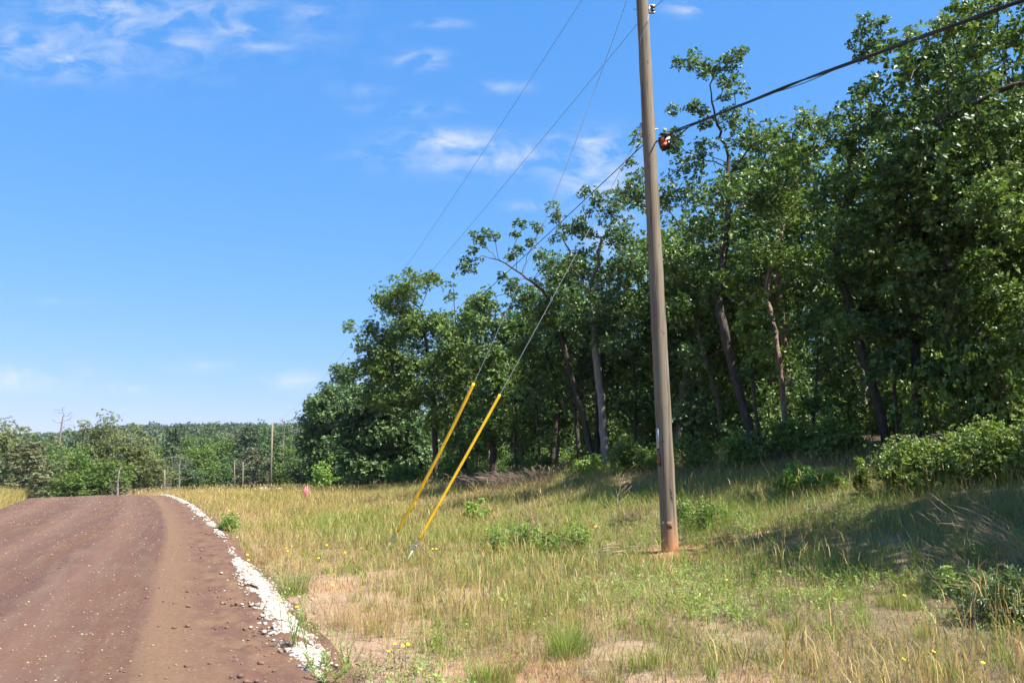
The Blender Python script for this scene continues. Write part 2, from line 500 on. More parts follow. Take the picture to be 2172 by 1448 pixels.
def road_mat():
    m, nt, b = mat_base('red_gravel_road')
    v = coords(nt)
    st = noise(nt, coords(nt, (1.0, .045, 1)), 1.5, 4, .6, .15)          # wheel streaks along the road
    st2 = noise(nt, coords(nt, (1.0, .09, 1)), 5.0, 4, .6)
    mid = noise(nt, v, 1.3, 4, .6, .4)
    fine = noise(nt, v, 26, 5, .72)
    grit = noise(nt, v, 95, 3, .7)
    lane = ramp(nt, fine, [(.28, (0.051, 0.024, 0.018)), (.5, (0.082, 0.043, 0.032)), (.74, (0.120, 0.071, 0.053))])
    lane2 = ramp(nt, fine, [(.28, (0.063, 0.029, 0.018)), (.5, (0.096, 0.049, 0.030)), (.74, (0.135, 0.077, 0.050))])
    c = mixc(nt, ramp(nt, st, [(.42, (0, 0, 0)), (.56, (1, 1, 1))]), lane, lane2)
    c = mixc(nt, math_(nt, 'MULTIPLY', ramp(nt, st2, [(.45, (0, 0, 0)), (.7, (1, 1, 1))]), .5), c, (0.139, 0.099, 0.065))
    c = mixc(nt, math_(nt, 'MULTIPLY', ramp(nt, mid, [(.52, (0, 0, 0)), (.7, (1, 1, 1))]), .45), c, (0.063, 0.035, 0.028))
    uw = math_(nt, 'ADD', attr(nt, 'uu'), math_(nt, 'MULTIPLY', math_(nt, 'SUBTRACT', st2, .5), .7))
    un = math_(nt, 'DIVIDE', math_(nt, 'ADD', uw, 8.0), 8.0, True)
    tr_ = ramp(nt, un, [(0, (0, 0, 0)), (.2, (.1, .1, .1)), (.28, (1, 1, 1)), (.34, (.2, .2, .2)), (.44, (0, 0, 0)), (.52, (.9, .9, .9)), (.57, (.25, .25, .25)), (.66, (0, 0, 0)), (.72, (.75, .75, .75)), (.78, (.1, .1, .1)), (.84, (0, 0, 0))])
    c = mixc(nt, math_(nt, 'MULTIPLY', tr_, math_(nt, 'MULTIPLY', ramp(nt, mid, [(.25, (.35, .35, .35)), (.6, (1, 1, 1))]), .55)), c, (.165, .098, .07))
    shoulder = ramp(nt, fine, [(.25, (0.104, 0.057, 0.033)), (.55, (0.144, 0.086, 0.051)), (.8, (0.183, 0.115, 0.072))])
    sh_d = mixc(nt, ramp(nt, noise(nt, coords(nt, (1, .5, 1)), 2.6, 5, .65), [(.38, (0, 0, 0)), (.60, (1, 1, 1))]), shoulder, (0.095, 0.05, 0.036))
    sep = nt.nodes.new('ShaderNodeSeparateXYZ')
    t = nt.nodes.new('ShaderNodeTexCoord')
    nt.links.new(t.outputs['Object'], sep.inputs[0])
    x = math_(nt, 'ADD', attr(nt, 'uu'), math_(nt, 'MULTIPLY', math_(nt, 'SUBTRACT', st2, .5), .16))
    mr = nt.nodes.new('ShaderNodeMapRange')
    mr.inputs['From Min'].default_value = -1.24; mr.inputs['From Max'].default_value = -1.1
    nt.links.new(x, mr.inputs['Value'])
    c = mixc(nt, mr.outputs[0], c, mixc(nt, attr(nt, 'edge'), shoulder, sh_d))
    # small pale stones pressed into the surface
    vo = nt.nodes.new('ShaderNodeTexVoronoi')
    vo.inputs['Scale'].default_value = 16
    nt.links.new(v, vo.inputs['Vector'])
    dots = ramp(nt, vo.outputs['Distance'], [(.10, (1, 1, 1)), (.2, (0, 0, 0))])
    wn = nt.nodes.new('ShaderNodeSeparateColor')
    nt.links.new(vo.outputs['Color'], wn.inputs[0])
    dots = math_(nt, 'MULTIPLY', dots, ramp(nt, wn.outputs[0], [(.80, (0, 0, 0)), (.84, (.8, .8, .8))]))
    c = mixc(nt, dots, c, (0.315, 0.239, 0.157))
    nt.links.new(c, b.inputs['Base Color'])
    setv(b, rough=.92, spec=.2)
    bump(nt, b, math_(nt, 'ADD', fine, math_(nt, 'MULTIPLY', grit, .6)), .6, .02)
    return m
M['road'] = road_mat()

# ------------------------------------------------------------------ terrain
PHI = math.atan2(.359, .933)
CU, SU = math.cos(PHI), math.sin(PHI)      # across = (CU, SU), along = (-SU, CU)
U0 = .897

def smooth_table(xs, ys, lo, hi, n, w):
    g = np.linspace(lo, hi, n)
    v = np.interp(g, xs, ys)
    k = np.hanning(w); k /= k.sum()
    vp = np.pad(v, w // 2, mode='edge')
    return g, np.convolve(vp, k, mode='valid')[:n]

TE = smooth_table([-50, 6, 10, 20, 26, 37, 45, 53, 60, 120], [.02, .02, -.1, -.14, -.3, -.8, -1.35, -2.1, -3.0, -15], -100, 200, 1501, 25)

def curve_shift(s):
    s = np.asarray(s, float)
    return np.interp(s, *TE)

def us(X, Y):
    X = np.asarray(X, float); Y = np.asarray(Y, float)
    return CU * X + SU * Y - U0, -SU * X + CU * Y

def xy(u, s):
    u = np.asarray(u, float) + U0; s = np.asarray(s, float)
    return CU * u - SU * s, SU * u + CU * s

def smooth_table(xs, ys, lo, hi, n, w):
    g = np.linspace(lo, hi, n)
    v = np.interp(g, xs, ys)
    k = np.hanning(w); k /= k.sum()
    vp = np.pad(v, w // 2, mode='edge')
    return g, np.convolve(vp, k, mode='valid')[:n]

TA = smooth_table([-60, -30, -14, -9, 0, 2.5, 5, 6.8, 8.2, 10, 11.8, 14, 15.5, 20, 30, 60],
                  [-1.2, -.5, -.1, -.15, -.10, -.06, .03, .12, .42, .76, 1.2, 1.75, 2.1, 2.6, 3.1, 3.6], -80, 80, 1601, 21)
TB = smooth_table([-200, 0, 40, 60, 78, 95, 120, 150, 200, 300, 400, 600, 800, 1000, 1400, 5000],
                  [0, 0, 0, -.2, -.65, -1.4, -2.1, -2.8, -4, -3, 2, 18, 30, 35, 28, 28], -200, 5000, 5201, 15)
TR = smooth_table([-200, 38, 46, 54, 62, 70, 90, 110, 130, 5000],
                  [0, 0, 0, -.04, -.45, -1.2, -2.7, -3.3, -3.3, -3.3], -200, 400, 2401, 21)

def road_z(u, s):
    crown = .06 - .02 * np.maximum(u + 3, 0) - .034 * np.maximum(-3 - u, 0)
    return np.interp(s, *TR) + crown - .1 * sstep(0.05, .5, u) - .14 * sstep(-7.0, -7.5, u)

def ground_base(X, Y):
    us_, s = us(X, Y)
    u = us_ - curve_shift(s)
    fade = np.interp(s, [-50, 30, 48, 75, 110, 200], [1, 1, .42, .12, .05, .02])
    fade = np.where(us_ < 0, 1, fade)
    a = np.interp(us_, *TA)
    b = np.interp(s, *TB)
    d = np.hypot(X, Y)
    far = sstep(250, 500, d)
    b = b + far * (7 * (vnoise(np.asarray(X) / 190, np.asarray(Y) / 190, 5) - .5) + 0)
    b = b - far * 9 * sstep(-.44, -.60, np.asarray(X) / np.maximum(np.asarray(Y), 1.0)) * sstep(420, 620, d)
    z = a * fade + b
    rough = .05 * (fbm(np.asarray(X) * 1.3, np.asarray(Y) * 1.3, 3) - .5) + .10 * (fbm(np.asarray(X) * .35, np.asarray(Y) * .35, 9) - .5)
    z = z + rough * (1 - far)
    rz = np.interp(s, *TR) - .13
    w = sstep(0.15, 2.2, u) + sstep(-7.5, -9, u)
    w = np.where(s > 118, 1, np.maximum(w, sstep(100, 118, s)))
    inside = (u > -7.3) & (u < .15)
    z = np.where(inside, np.minimum(rz, z), z)
    return z * w + np.minimum(rz, z) * (1 - w), u, s

def gz(X, Y):
    z, u, s = ground_base(X, Y)
    r = np.where((u > -7.4) & (u < .45) & (s < 112), road_z(u, s), -99)
    return np.maximum(z, r)

def G(x, y):
    return float(gz(np.array([x]), np.array([y]))[0])

def hit(px, py, raise_=0.0):
    """the ground point seen at a pixel (optionally raised above the ground)"""
    d = pix_dir(px, py)
    t = np.linspace(3, 140, 5000)
    p = EYE[None] + d[None] * t[:, None]
    h = p[:, 2] - gz(p[:, 0], p[:, 1]) - raise_
    i = np.argmax(h < 0)
    if h[i] >= 0: i = len(t) - 1
    return np.array([p[i, 0], p[i, 1], p[i, 2] - raise_])

def build_ground():
    def axis(lims):
        out = []
        for a, b, st in lims: out.append(np.arange(a, b, st))
        return np.concatenate(out)
    xs = axis([(-6000, -1400, 700), (-1400, -400, 50), (-400, -120, 14), (-120, -40, 3), (-40, -12, .8), (-12, 14, .14), (14, 40, .8), (40, 120, 4), (120, 1400, 60), (1400, 6001, 700)])
    ys = axis([(-2000, -200, 300), (-200, -30, 17), (-30, 3, 1.5), (3, 24, .14), (24, 60, .45), (60, 140, 1.6), (140, 420, 9), (420, 1400, 25), (1400, 6001, 700)])
    X, Y = np.meshgrid(xs, ys, indexing='ij')
    Z, u, s = ground_base(X, Y)
    us_, _ = us(X, Y)
    nx, ny = X.shape
    V = np.stack([X, Y, Z], -1).reshape(-1, 3)
    i = np.arange(nx - 1)[:, None] * ny + np.arange(ny - 1)[None]
    q = np.stack([i, i + ny, i + ny + 1, i + 1], -1).reshape(-1, 4)
    d = np.hypot(X, Y)
    jit = (fbm(X * .5, Y * .5, 21) - .5) * 5
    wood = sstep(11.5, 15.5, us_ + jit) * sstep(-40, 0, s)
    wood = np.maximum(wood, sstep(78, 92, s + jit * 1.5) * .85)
    green = np.clip(sstep(10, 45, d) * .75 + sstep(.5, 3.5, us_) * .15, 0, .85) * (.6 + .6 * fbm(X * .4, Y * .4, 33))
    bare = sstep(.56, .68, fbm(X * .9, Y * .9, 41)) * sstep(5.5, 2, u) + sstep(2.2, .6, u)
    red = sstep(.62, .8, fbm(X * .8 + 3, Y * .8, 51)) * .6 * sstep(9, 6, u) + sstep(1.1, .3, np.hypot(X - 2.75, (Y - 14.3) * 1.2))
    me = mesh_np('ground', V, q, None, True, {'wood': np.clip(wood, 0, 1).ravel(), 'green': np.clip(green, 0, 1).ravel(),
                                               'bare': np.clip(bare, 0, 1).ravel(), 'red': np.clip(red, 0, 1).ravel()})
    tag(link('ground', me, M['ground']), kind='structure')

def build_road():
    uu = np.concatenate([np.arange(-7.5, -2.2, .16), np.arange(-2.2, .56, .045)])
    ss = np.concatenate([np.arange(-12, 4, .5), np.arange(4, 22, .07), np.arange(22, 60, .25), np.arange(60, 112, 1)])
    U, S = np.meshgrid(uu, ss, indexing='ij')
    Us = U + curve_shift(S)
    Z = road_z(U, S)
    rough = .012 * (fbm(Us * 2.2, S * .7, 2) - .5)
    e = sstep(-1.0, -.1, U)
    rough = rough + e * (.085 * (fbm(Us * 3.5, S * 2.6, 4, 4) - .5) + .03 * (vnoise(Us * 14, S * 10, 6) - .5))
    rut = -.018 * np.exp(-((U + 2.9) / .25) ** 2) - .018 * np.exp(-((U + 4.9) / .3) ** 2)
    Z = Z + rough + rut
    n, mth = U.shape
    V = np.stack([Us + U0, S, Z], -1).reshape(-1, 3)
    i = np.arange(n - 1)[:, None] * mth + np.arange(mth - 1)[None]
    q = np.stack([i, i + mth, i + mth + 1, i + 1], -1).reshape(-1, 4)
    me = mesh_np('road', V, q, None, True, {'uu': U.ravel(), 'edge': sstep(-1.0, -.45, U).ravel()})
    o = tag(link('road', me, M['road']), kind='structure')
    o.rotation_euler = (0, 0, PHI)

# small stones -------------------------------------------------------
def ico():
    t = (1 + 5 ** .5) / 2
    v = np.array([(-1, t, 0), (1, t, 0), (-1, -t, 0), (1, -t, 0), (0, -1, t), (0, 1, t), (0, -1, -t), (0, 1, -t), (t, 0, -1), (t, 0, 1), (-t, 0, -1), (-t, 0, 1)], float)
    f = np.array([(0, 11, 5), (0, 5, 1), (0, 1, 7), (0, 7, 10), (0, 10, 11), (1, 5, 9), (5, 11, 4), (11, 10, 2), (10, 7, 6), (7, 1, 8),
                  (3, 9, 4), (3, 4, 2), (3, 2, 6), (3, 6, 8), (3, 8, 9), (4, 9, 5), (2, 4, 11), (6, 2, 10), (8, 6, 7), (9, 8, 1)])
    return nrm(v), f
IV, IF = ico()

def rocks_mesh(name, pos, size, flat=.65, r=rng):
    n = len(pos)
    V = IV[None] * (1 + .55 * (r.random((n, 12, 1)) - .5))
    sc = size[:, None] * (1 + .5 * (r.random((n, 3)) - .5)) * np.array([1.1, .9, flat])
    V = V * sc[:, None]
    a = r.random(n) * 6.283
    ca, sa = np.cos(a)[:, None], np.sin(a)[:, None]
    x = V[..., 0] * ca - V[..., 1] * sa; y = V[..., 0] * sa + V[..., 1] * ca
    V = np.stack([x, y, V[..., 2]], -1) + pos[:, None]
    T = (IF[None] + (np.arange(n) * 12)[:, None, None]).reshape(-1, 3)
    return mesh_np(name, V.reshape(-1, 3), None, T, False, {'v': np.repeat(r.random(n), 12)})

def on_road_side(u, s):
    return xy(u + curve_shift(s), s)

def build_stones():
    # crushed white limestone along the road edge
    s = rng.uniform(3, 60, 60000)
    s = np.where(rng.random(60000) < .55, rng.uniform(3, 16, 60000), s)
    wd = np.interp(s, [3, 5.6, 6.3, 7.2, 8.2, 10.0, 12, 14, 15.6, 17, 18.5, 22, 30, 45, 60], [.2, .2, .16, .2, .32, .4, .36, .26, .12, .1, .13, .16, .22, .34, .42])
    off = np.interp(s, [3, 6.5, 9, 12, 15, 25, 60], [.02, .04, .04, .02, .02, -.08, -.16])
    dens = np.interp(s, [3, 5.8, 6.4, 7.0, 7.8, 14.8, 15.8, 17.8, 20, 60], [.2, .4, .15, .2, .9, .9, .12, .12, .55, .9])
    x = rng.normal(0, .28, len(s))
    u = off + wd * .5 + x * wd
    stray = rng.random(len(s)) < .16
    u = np.where(stray, off + np.abs(rng.normal(0, .4, len(s))) * np.where(rng.random(len(s)) < .88, 1, -.6), u)
    keep = (rng.random(len(s)) < dens) & (fbm(u * 4, s * 1.2, 61) > .40) & (rng.random(len(s)) < sstep(.36, .56, fbm(s * .55, s * 0 + 3.3, 63)) + .18 + .7 * (np.abs(s - 10.5) < 3.0)) & (rng.random(len(s)) < np.where(stray, .14, .55))
    u, s = u[keep], s[keep]
    X, Y = on_road_side(u, s)
    sz = .007 + .019 * rng.random(len(u)) ** 2.5
    sz = sz * np.interp(s, [3, 20, 60], [1, 1.5, 2.4])
    pos = np.stack([X, Y, gz(X, Y) + sz * .35], -1)
    tag(link('white_gravel', rocks_mesh('white_gravel', pos, sz), M['stone']), 'strip of crushed white limestone along the road edge', 'gravel', kind='stuff')
    # pale stones on the road surface
    n = 20000
    s = 3.5 + 50 * rng.random(n) ** 1.6
    u = -7.1 + 7.1 * rng.random(n)
    keep = (rng.random(n) < np.where(u > -1.3, .28, .75)) & (fbm(u * .9, s * .16, 71) > .38)
    u, s = u[keep], s[keep]
    X, Y = on_road_side(u, s)
    sz = (.0035 + .010 * rng.random(len(u)) ** 4) * np.interp(s, [4, 12, 50], [1, 1.25, 2.2])
    pos = np.stack([X, Y, gz(X, Y) + sz * .3], -1)
    tag(link('road_gravel', rocks_mesh('road_gravel', pos, sz), M['pebble']), 'small pale stones scattered over the red gravel road', 'gravel', kind='stuff')
    # dark dirt clods on the shoulder
    n = 1100
    s = 4 + 30 * rng.random(n) ** 1.5
    u = -.05 - np.abs(rng.normal(0, .5, n))
    keep = fbm(u * 1.5, s * 1.1, 81) > .52
    u, s = u[keep], s[keep]
    X, Y = on_road_side(u, s)
    sz = .008 + .02 * rng.random(len(u)) ** 3
    pos = np.stack([X, Y, gz(X, Y) + sz * .3], -1)
    tag(link('dirt', rocks_mesh('dirt', pos, sz), M['clod']), 'dark crumbs of dirt on the road shoulder', 'dirt', kind='stuff')

# ------------------------------------------------------------------ foliage generators
def leaves(pos, d, nrm_, L, W, fold=.25, r=rng):
    """pos, d, nrm_: (n,3); kite-shaped folded leaves -> V (n*4,3), tris"""
    n = len(pos)
    side = nrm(np.cross(d, nrm_))
    nn = np.cross(side, d)
    L = np.broadcast_to(L, (n,))[:, None]; W = np.broadcast_to(W, (n,))[:, None]
    b = pos; tip = pos + d * L
    m = pos + d * L * .58
    l = m + side * W * .5 + nn * W * fold
    rr = m - side * W * .5 + nn * W * fold
    V = np.stack([b, rr, tip, l], 1).reshape(-1, 3)
    k = np.arange(n)[:, None] * 4
    T = np.stack([k + np.array([[0, 1, 2]]), k + np.array([[0, 2, 3]])], 1).reshape(-1, 3)
    return V, T

def clump_foliage(centres, rad, n_ros, per, L, W, r, upbias=.55, flat=.7, shade=None):
    """leafy clumps: rosettes of leaves filling small ellipsoids"""
    n = len(centres)
    rad = np.broadcast_to(rad, (n,))
    C0 = np.repeat(centres, n_ros, 0)
    R0 = np.repeat(rad, n_ros)
    dv = nrm(r.normal(size=(n * n_ros, 3)))
    dv[:, 2] = dv[:, 2] * .8 + .18
    g = r.normal(size=(n * n_ros, 3))
    g /= np.maximum(1, np.linalg.norm(g, axis=1, keepdims=True) / 2.3)
    Pp = C0 + g * (R0 * .58)[:, None] * np.array([1, 1, flat])
    dv = nrm(g + r.normal(size=g.shape) * .3)
    # smaller and thinner clumps carry fewer leaves
    full = np.clip((rad / max(rad.max(), 1e-6)) ** 1.2 * r.uniform(.75, 1.5, n), .15, 1)
    kp = r.random(n * n_ros) < np.repeat(full, n_ros)
    Pp, dv = Pp[kp], dv[kp]
    own = np.repeat(np.arange(n), n_ros)[kp]
    ax = nrm(dv * .7 + np.array([0, 0, upbias]) + r.normal(size=Pp.shape) * .45)
    ref = nrm(r.normal(size=Pp.shape))
    e1 = nrm(np.cross(ax, ref)); e2 = np.cross(ax, e1)
    ang = (np.arange(per) * 6.283 / per)[None] + r.random((len(Pp), per)) * .9
    rad_v = np.cos(ang)[..., None] * e1[:, None] + np.sin(ang)[..., None] * e2[:, None]
    tilt = (.15 + .75 * r.random((len(Pp), per)))[..., None]
    d = nrm(rad_v + ax[:, None] * tilt).reshape(-1, 3)
    nn = nrm(np.repeat(ax, per, 0) + r.normal(size=d.shape) * .35)
    pos = np.repeat(Pp, per, 0) + d * L * .12
    k = len(pos)
    ll = L * (.65 + .6 * r.random(k)); ww = W * (.7 + .6 * r.random(k))
    V, T = leaves(pos, d, nn, ll, ww)
    base = np.repeat(r.random(n)[own] * .4 + .3 + .3 * (r.random(len(own)) - .5), per)
    v = np.clip(base + .75 * (r.random(k) - .5), 0, 1)
    return V, T, np.repeat(v, 4)

def grow(trunk, attract, D, kill, r, branch_from=.45, iters=150, wob=.18):
    """space colonisation: returns nodes, parents"""
    trunk = np.asarray(trunk, float)
    seg = np.linalg.norm(np.diff(trunk, axis=0), axis=1)
    cum = np.concatenate([[0], np.cumsum(seg)])
    m = max(3, int(cum[-1] / D))
    t = np.linspace(0, cum[-1], m)
    # smooth the given trunk line a little
    tp = np.stack([np.interp(t, cum, trunk[:, k]) for k in range(3)], -1)
    for _ in range(2):
        tp[1:-1] = .5 * tp[1:-1] + .25 * (tp[:-2] + tp[2:])
    tp[1:] += r.normal(size=(m - 1, 3)) * D * .05
    pos = [tuple(p) for p in tp]
    par = [-1] + list(range(m - 1))
    first = int(m * branch_from)
    A = np.asarray(attract, float)
    alive = np.ones(len(A), bool)
    cand = np.array(pos[first:])
    dist = np.linalg.norm(A[:, None] - cand[None], axis=-1)
    near = dist.argmin(1) + first
    nd = dist.min(1)
    grown = {}
    for it in range(iters):
        idx = np.nonzero(alive)[0]
        if len(idx) == 0: break
        new = []
        for k in np.unique(near[idx]):
            sel = idx[near[idx] == k]
            pk = np.array(pos[k])
            dv = nrm(A[sel] - pk).mean(0) + r.normal(size=3) * wob + np.array([0, 0, .04])
            ln = np.linalg.norm(dv)
            if ln < 1e-3: continue
            p = pk + dv / ln * D
            c = grown.get(k, 0)
            if c >= 3: 
                alive[sel] = False
                continue
            grown[k] = c + 1
            new.append(len(pos)); pos.append(tuple(p)); par.append(int(k))
        if not new: break
        NP_ = np.array([pos[i] for i in new])
        dd = np.linalg.norm(A[idx][:, None] - NP_[None], axis=-1)
        mn = dd.min(1); am = dd.argmin(1)
        better = mn < nd[idx]
        ii = idx[better]
        nd[ii] = mn[better]; near[ii] = np.array(new)[am[better]]
        alive[idx[nd[idx] < kill]] = False
    return np.array(pos), np.array(par)

def branch_mesh(name, pos, par, R, rtip, k=6, flare=1.35):
    n = len(pos)
    ch = [[] for _ in range(n)]
    for i in range(1, n): ch[par[i]].append(i)
    tips = np.zeros(n)
    order = range(n - 1, -1, -1)
    for i in order:
        if not ch[i]: tips[i] += 1
        if par[i] >= 0: tips[par[i]] += tips[i]
    p = math.log(max(tips[0], 2)) / math.log(max(R / rtip, 1.5))
    p = min(max(p, 1.5), 3.4)
    rad = rtip * tips ** (1 / p)
    rad *= R / rad[0]
    rad = np.maximum(rad, rtip)
    z0 = pos[0][2]
    h = np.clip((pos[:, 2] - z0) / .5, 0, 1)
    rad = rad * np.where(np.hypot(pos[:, 0] - pos[0, 0], pos[:, 1] - pos[0, 1]) < .6, 1 + (flare - 1) * (1 - h) ** 2, 1)
    main = np.zeros(n, bool)
    for i in range(n):
        if ch[i]: main[max(ch[i], key=lambda c: tips[c])] = True
    d = np.zeros((n, 3))
    d[1:] = nrm(pos[1:] - pos[par[1:]])
    d[0] = d[1]
    dc = d.copy()
    for i in range(n):
        if ch[i]:
            m_ = max(ch[i], key=lambda c: tips[c])
            dc[i] = d[i] + d[m_]
    dc = nrm(dc)
    ref = np.array([.83, .41, .12])
    ang = np.linspace(0, 2 * math.pi, k, endpoint=False)
    def rings(c, dd, r):
        a = nrm(np.cross(dd, ref)); b = np.cross(dd, a)
        return c[:, None] + r[:, None, None] * (np.cos(ang)[None, :, None] * a[:, None] + np.sin(ang)[None, :, None] * b[:, None])
    V = [rings(pos, dc, rad).reshape(-1, 3)]
    side = np.nonzero(~main)[0]; side = side[side > 0]
    start = par.copy() * k
    if len(side):
        V.append(rings(pos[par[side]], d[side], rad[side]).reshape(-1, 3))
        start[side] = n * k + np.arange(len(side)) * k
    e = np.arange(1, n)
    kk = np.arange(k)
    i0 = start[e][:, None] + kk; i1 = start[e][:, None] + (kk + 1) % k
    j0 = e[:, None] * k + kk; j1 = e[:, None] * k + (kk + 1) % k
    q = np.stack([i0, i1, j1, j0], -1).reshape(-1, 4)
    return mesh_np(name, np.vstack(V), q, None, True)

def blob_points(c, rad, dens, r, lo=6, hi=70):
    vol = 4.19 * rad[0] * rad[1] * rad[2]
    n = int(np.clip(vol * dens, lo, hi))
    v = nrm(r.normal(size=(n, 3))) * (r.random(n) ** (1 / 2.3))[:, None]
    return np.asarray(c) + v * np.asarray(rad)

def make_tree(name, label, cat, group, trunk, R, pts, leafm, barkm, seed, D=.3, kill=.5, crad=.5, n_ros=15, per=6, L=.12, W=.075,
              branch_from=.45, rtip=.011, flat=.7, wob=.18, k=6, bare=0.0):
    r = np.random.default_rng(seed)
    base = np.array(trunk[0], float)
    root = thing(name, base, label, cat, group)
    tr = np.asarray(trunk, float) - base
    tr[0, 2] -= .25
    pts = np.asarray(pts)
    if pts.shape[1] == 4:
        crad = pts[:, 3]; pts = pts[:, :3]
    pts = pts - base
    crad = np.broadcast_to(np.asarray(crad, float), (len(pts),))
    pos, par = grow(tr, pts, D, kill, r, branch_from, wob=wob)
    link('trunk', branch_mesh('trunk', pos, par, R, rtip, k), barkm, root)
    keep = r.random(len(pts)) >= bare
    # clumps at the attractors, pulled towards the branch that reached them
    cen = pts[keep]
    if len(cen):
        near = np.linalg.norm(cen[:, None] - pos[None], axis=-1)
        q = pos[near.argmin(1)]; dd = near.min(1)
        pull = np.clip((dd - .5) / np.maximum(dd, 1e-6), 0, 1)[:, None]
        cen = cen + (q - cen) * pull
        V, T, v = clump_foliage(cen, crad[keep] * (.7 + .6 * r.random(len(cen))), n_ros, per, L, W, r, flat=flat)
        link('crown', mesh_np('crown', V, None, T, False, {'v': v}), leafm, root)
    return root

def copy_tree(o, loc, rz, sc, label=None, group=None, mats=None):
    c = o.copy(); C.objects.link(c)
    c.location = [float(v) for v in loc]; c.rotation_euler = (0, 0, rz)
    c.scale = sc if isinstance(sc, (tuple, list)) else (sc, sc, sc)
    if label: c['label'] = label
    if group: c['group'] = group
    for ch in list(o.children):
        d = ch.copy(); C.objects.link(d); d.parent = c
        if mats and ch.name.split('.')[0] in mats:
            d.material_slots[0].link = 'OBJECT'
            d.material_slots[0].material = mats[ch.name.split('.')[0]]
    return c

# ================================================================== THE PLACE
build_ground()
build_road()
build_stones()

# ------------------------------------------------------------------ utility pole
PB = P(1422, 1175, 14.5)
PB[2] = G(PB[0], PB[1])
PT = P(1362, 0, 14.5)
PAX = (PT - PB) / (PT - PB)[2]
POLE_H = 11.9
def pole_c(z): return PB + PAX * (z - PB[2])
def pole_r(z): return .147 - (z - PB[2]) * .0036
VIEW = np.array([-.183, -.983, 0]); LEFT = np.array([-.983, .183, 0])
def pole_dir(deg):
    """outward direction on the pole, degrees to the left of the side that faces the road camera"""
    a = math.radians(deg)
    return VIEW * math.cos(a) + LEFT * math.sin(a)
def pole_z(py):
    zs = np.linspace(PB[2], 11.9, 2000)
    p = PB[None] + PAX[None] * (zs - PB[2])[:, None] - EYE
    c, s = math.cos(PITCH), math.sin(PITCH)
    y = CY - FPX * (-p[:, 1] * s + p[:, 2] * c) / (p[:, 1] * c + p[:, 2] * s)
    return float(zs[np.abs(y - py).argmin()])

def patch(mb, z0, z1, a0, a1, off, n=6):
    """a thin curved plate wrapped on the pole"""
    V = []
    for z in (z0, z1):
        for o in (0.0, off):
            for a in np.linspace(a0, a1, n):
                V.append(pole_c(z) + pole_dir(a) * (pole_r(z) + o))
    q = []
    for i in range(n - 1):
        q.append((n + i, n + i + 1, 3 * n + i + 1, 3 * n + i))
        q.append((2 * n + i, 3 * n + i, 3 * n + i + 1, 2 * n + i + 1))
        q.append((i, i + 1, n + i + 1, n + i))
    q.append((0, n, 3 * n, 2 * n)); q.append((n - 1, 3 * n - 1, 4 * n - 1, 2 * n - 1))
    mb.add(V, q)

pole = thing('utility_pole', PB, 'tall weathered wooden utility pole standing in the roadside grass, nearest of the poles', 'utility pole', 'wooden poles along the road')
zz = np.concatenate([[PB[2] - .5], np.linspace(PB[2], POLE_H, 40)])
mb = MB()
mb.tube([pole_c(z) for z in zz], [pole_r(z) + .0025 * math.sin(z * 5.1) + .002 * math.sin(z * 13) for z in zz], 28)
mb.build('shaft', M['pole'], pole, True)
m = MB(); patch(m, pole_z(950), pole_z(908), 42, 82, .004); tg = m.build('number_tag', M['whitetag'], pole)
fi = plain('faded_ink', (.15, .15, .16), .7)
for k in range(6):
    z = pole_z(913 + k * 6.2); m = MB(); patch(m, z - .014, z + .012, 55 + (k % 2) * 3, 68 - (k % 3) * 3, .0065, 3)
    m.build('character', fi, tg)
m = MB(); patch(m, pole_z(988), pole_z(951.5), 32, 76, .005); m.build('marker_tag', M['blackplastic'], pole)['label'] = 'black marker strip with orange characters'
m = MB()
def glyph(m, y0, y1, kind):
    a, b = 40, 68
    za, zb = pole_z(y1), pole_z(y0)
    h = zb - za
    if kind == '8':
        for f0, f1, x0, x1 in ((0, .17, a, b), (.42, .58, a, b), (.83, 1, a, b), (.17, .42, a, a + 9), (.17, .42, b - 9, b), (.58, .83, a, a + 9), (.58, .83, b - 9, b)):
            patch(m, za + h * f0, za + h * f1, x0, x1, .008, 4)
    else:
        for f0, f1, x0, x1 in ((0, .3, a, b), (.3, 1, a + 6, b - 6)):
            patch(m, za + h * f0, za + h * f1, x0, x1, .008, 4)
glyph(m, 957, 963.5, '1'); glyph(m, 967, 980.5, '8')
m.build('marker_characters', M['orange'], pole)
m = MB()
for k, (y, hgt, w, o) in enumerate([(1036.5, 2.6, 7, -25), (1042, 2.6, 10, -27), (1046.5, 3, 14, -27), (1052, 3, 12, -28), (1057, 3.2, 14, -30), (1062, 2.2, 7, -32)]):
    z0, z1 = pole_z(y + hgt / 2), pole_z(y - hgt / 2)
    m = MB(); patch(m, z0, z1, o - w / 2, o + w / 2, .0025, 4)
    m.build('brand_mark', M['ink'], pole)
m = MB()
z0 = pole_z(1107); cc = pole_c(z0) + pole_dir(42) * pole_r(z0); dd = pole_dir(42)
m.tube([cc - dd * .004, cc + dd * .004], [.026, .026], 14); m.build('round_tag', M['whitetag'], pole)
m = MB(); patch(m, pole_z(1119), pole_z(1104), -20, 15, .003); m.build('bare_patch', plain('fresh_wood', (.15, .092, .05), .85), pole)['label'] = 'pale rectangular scar cut in the wood'
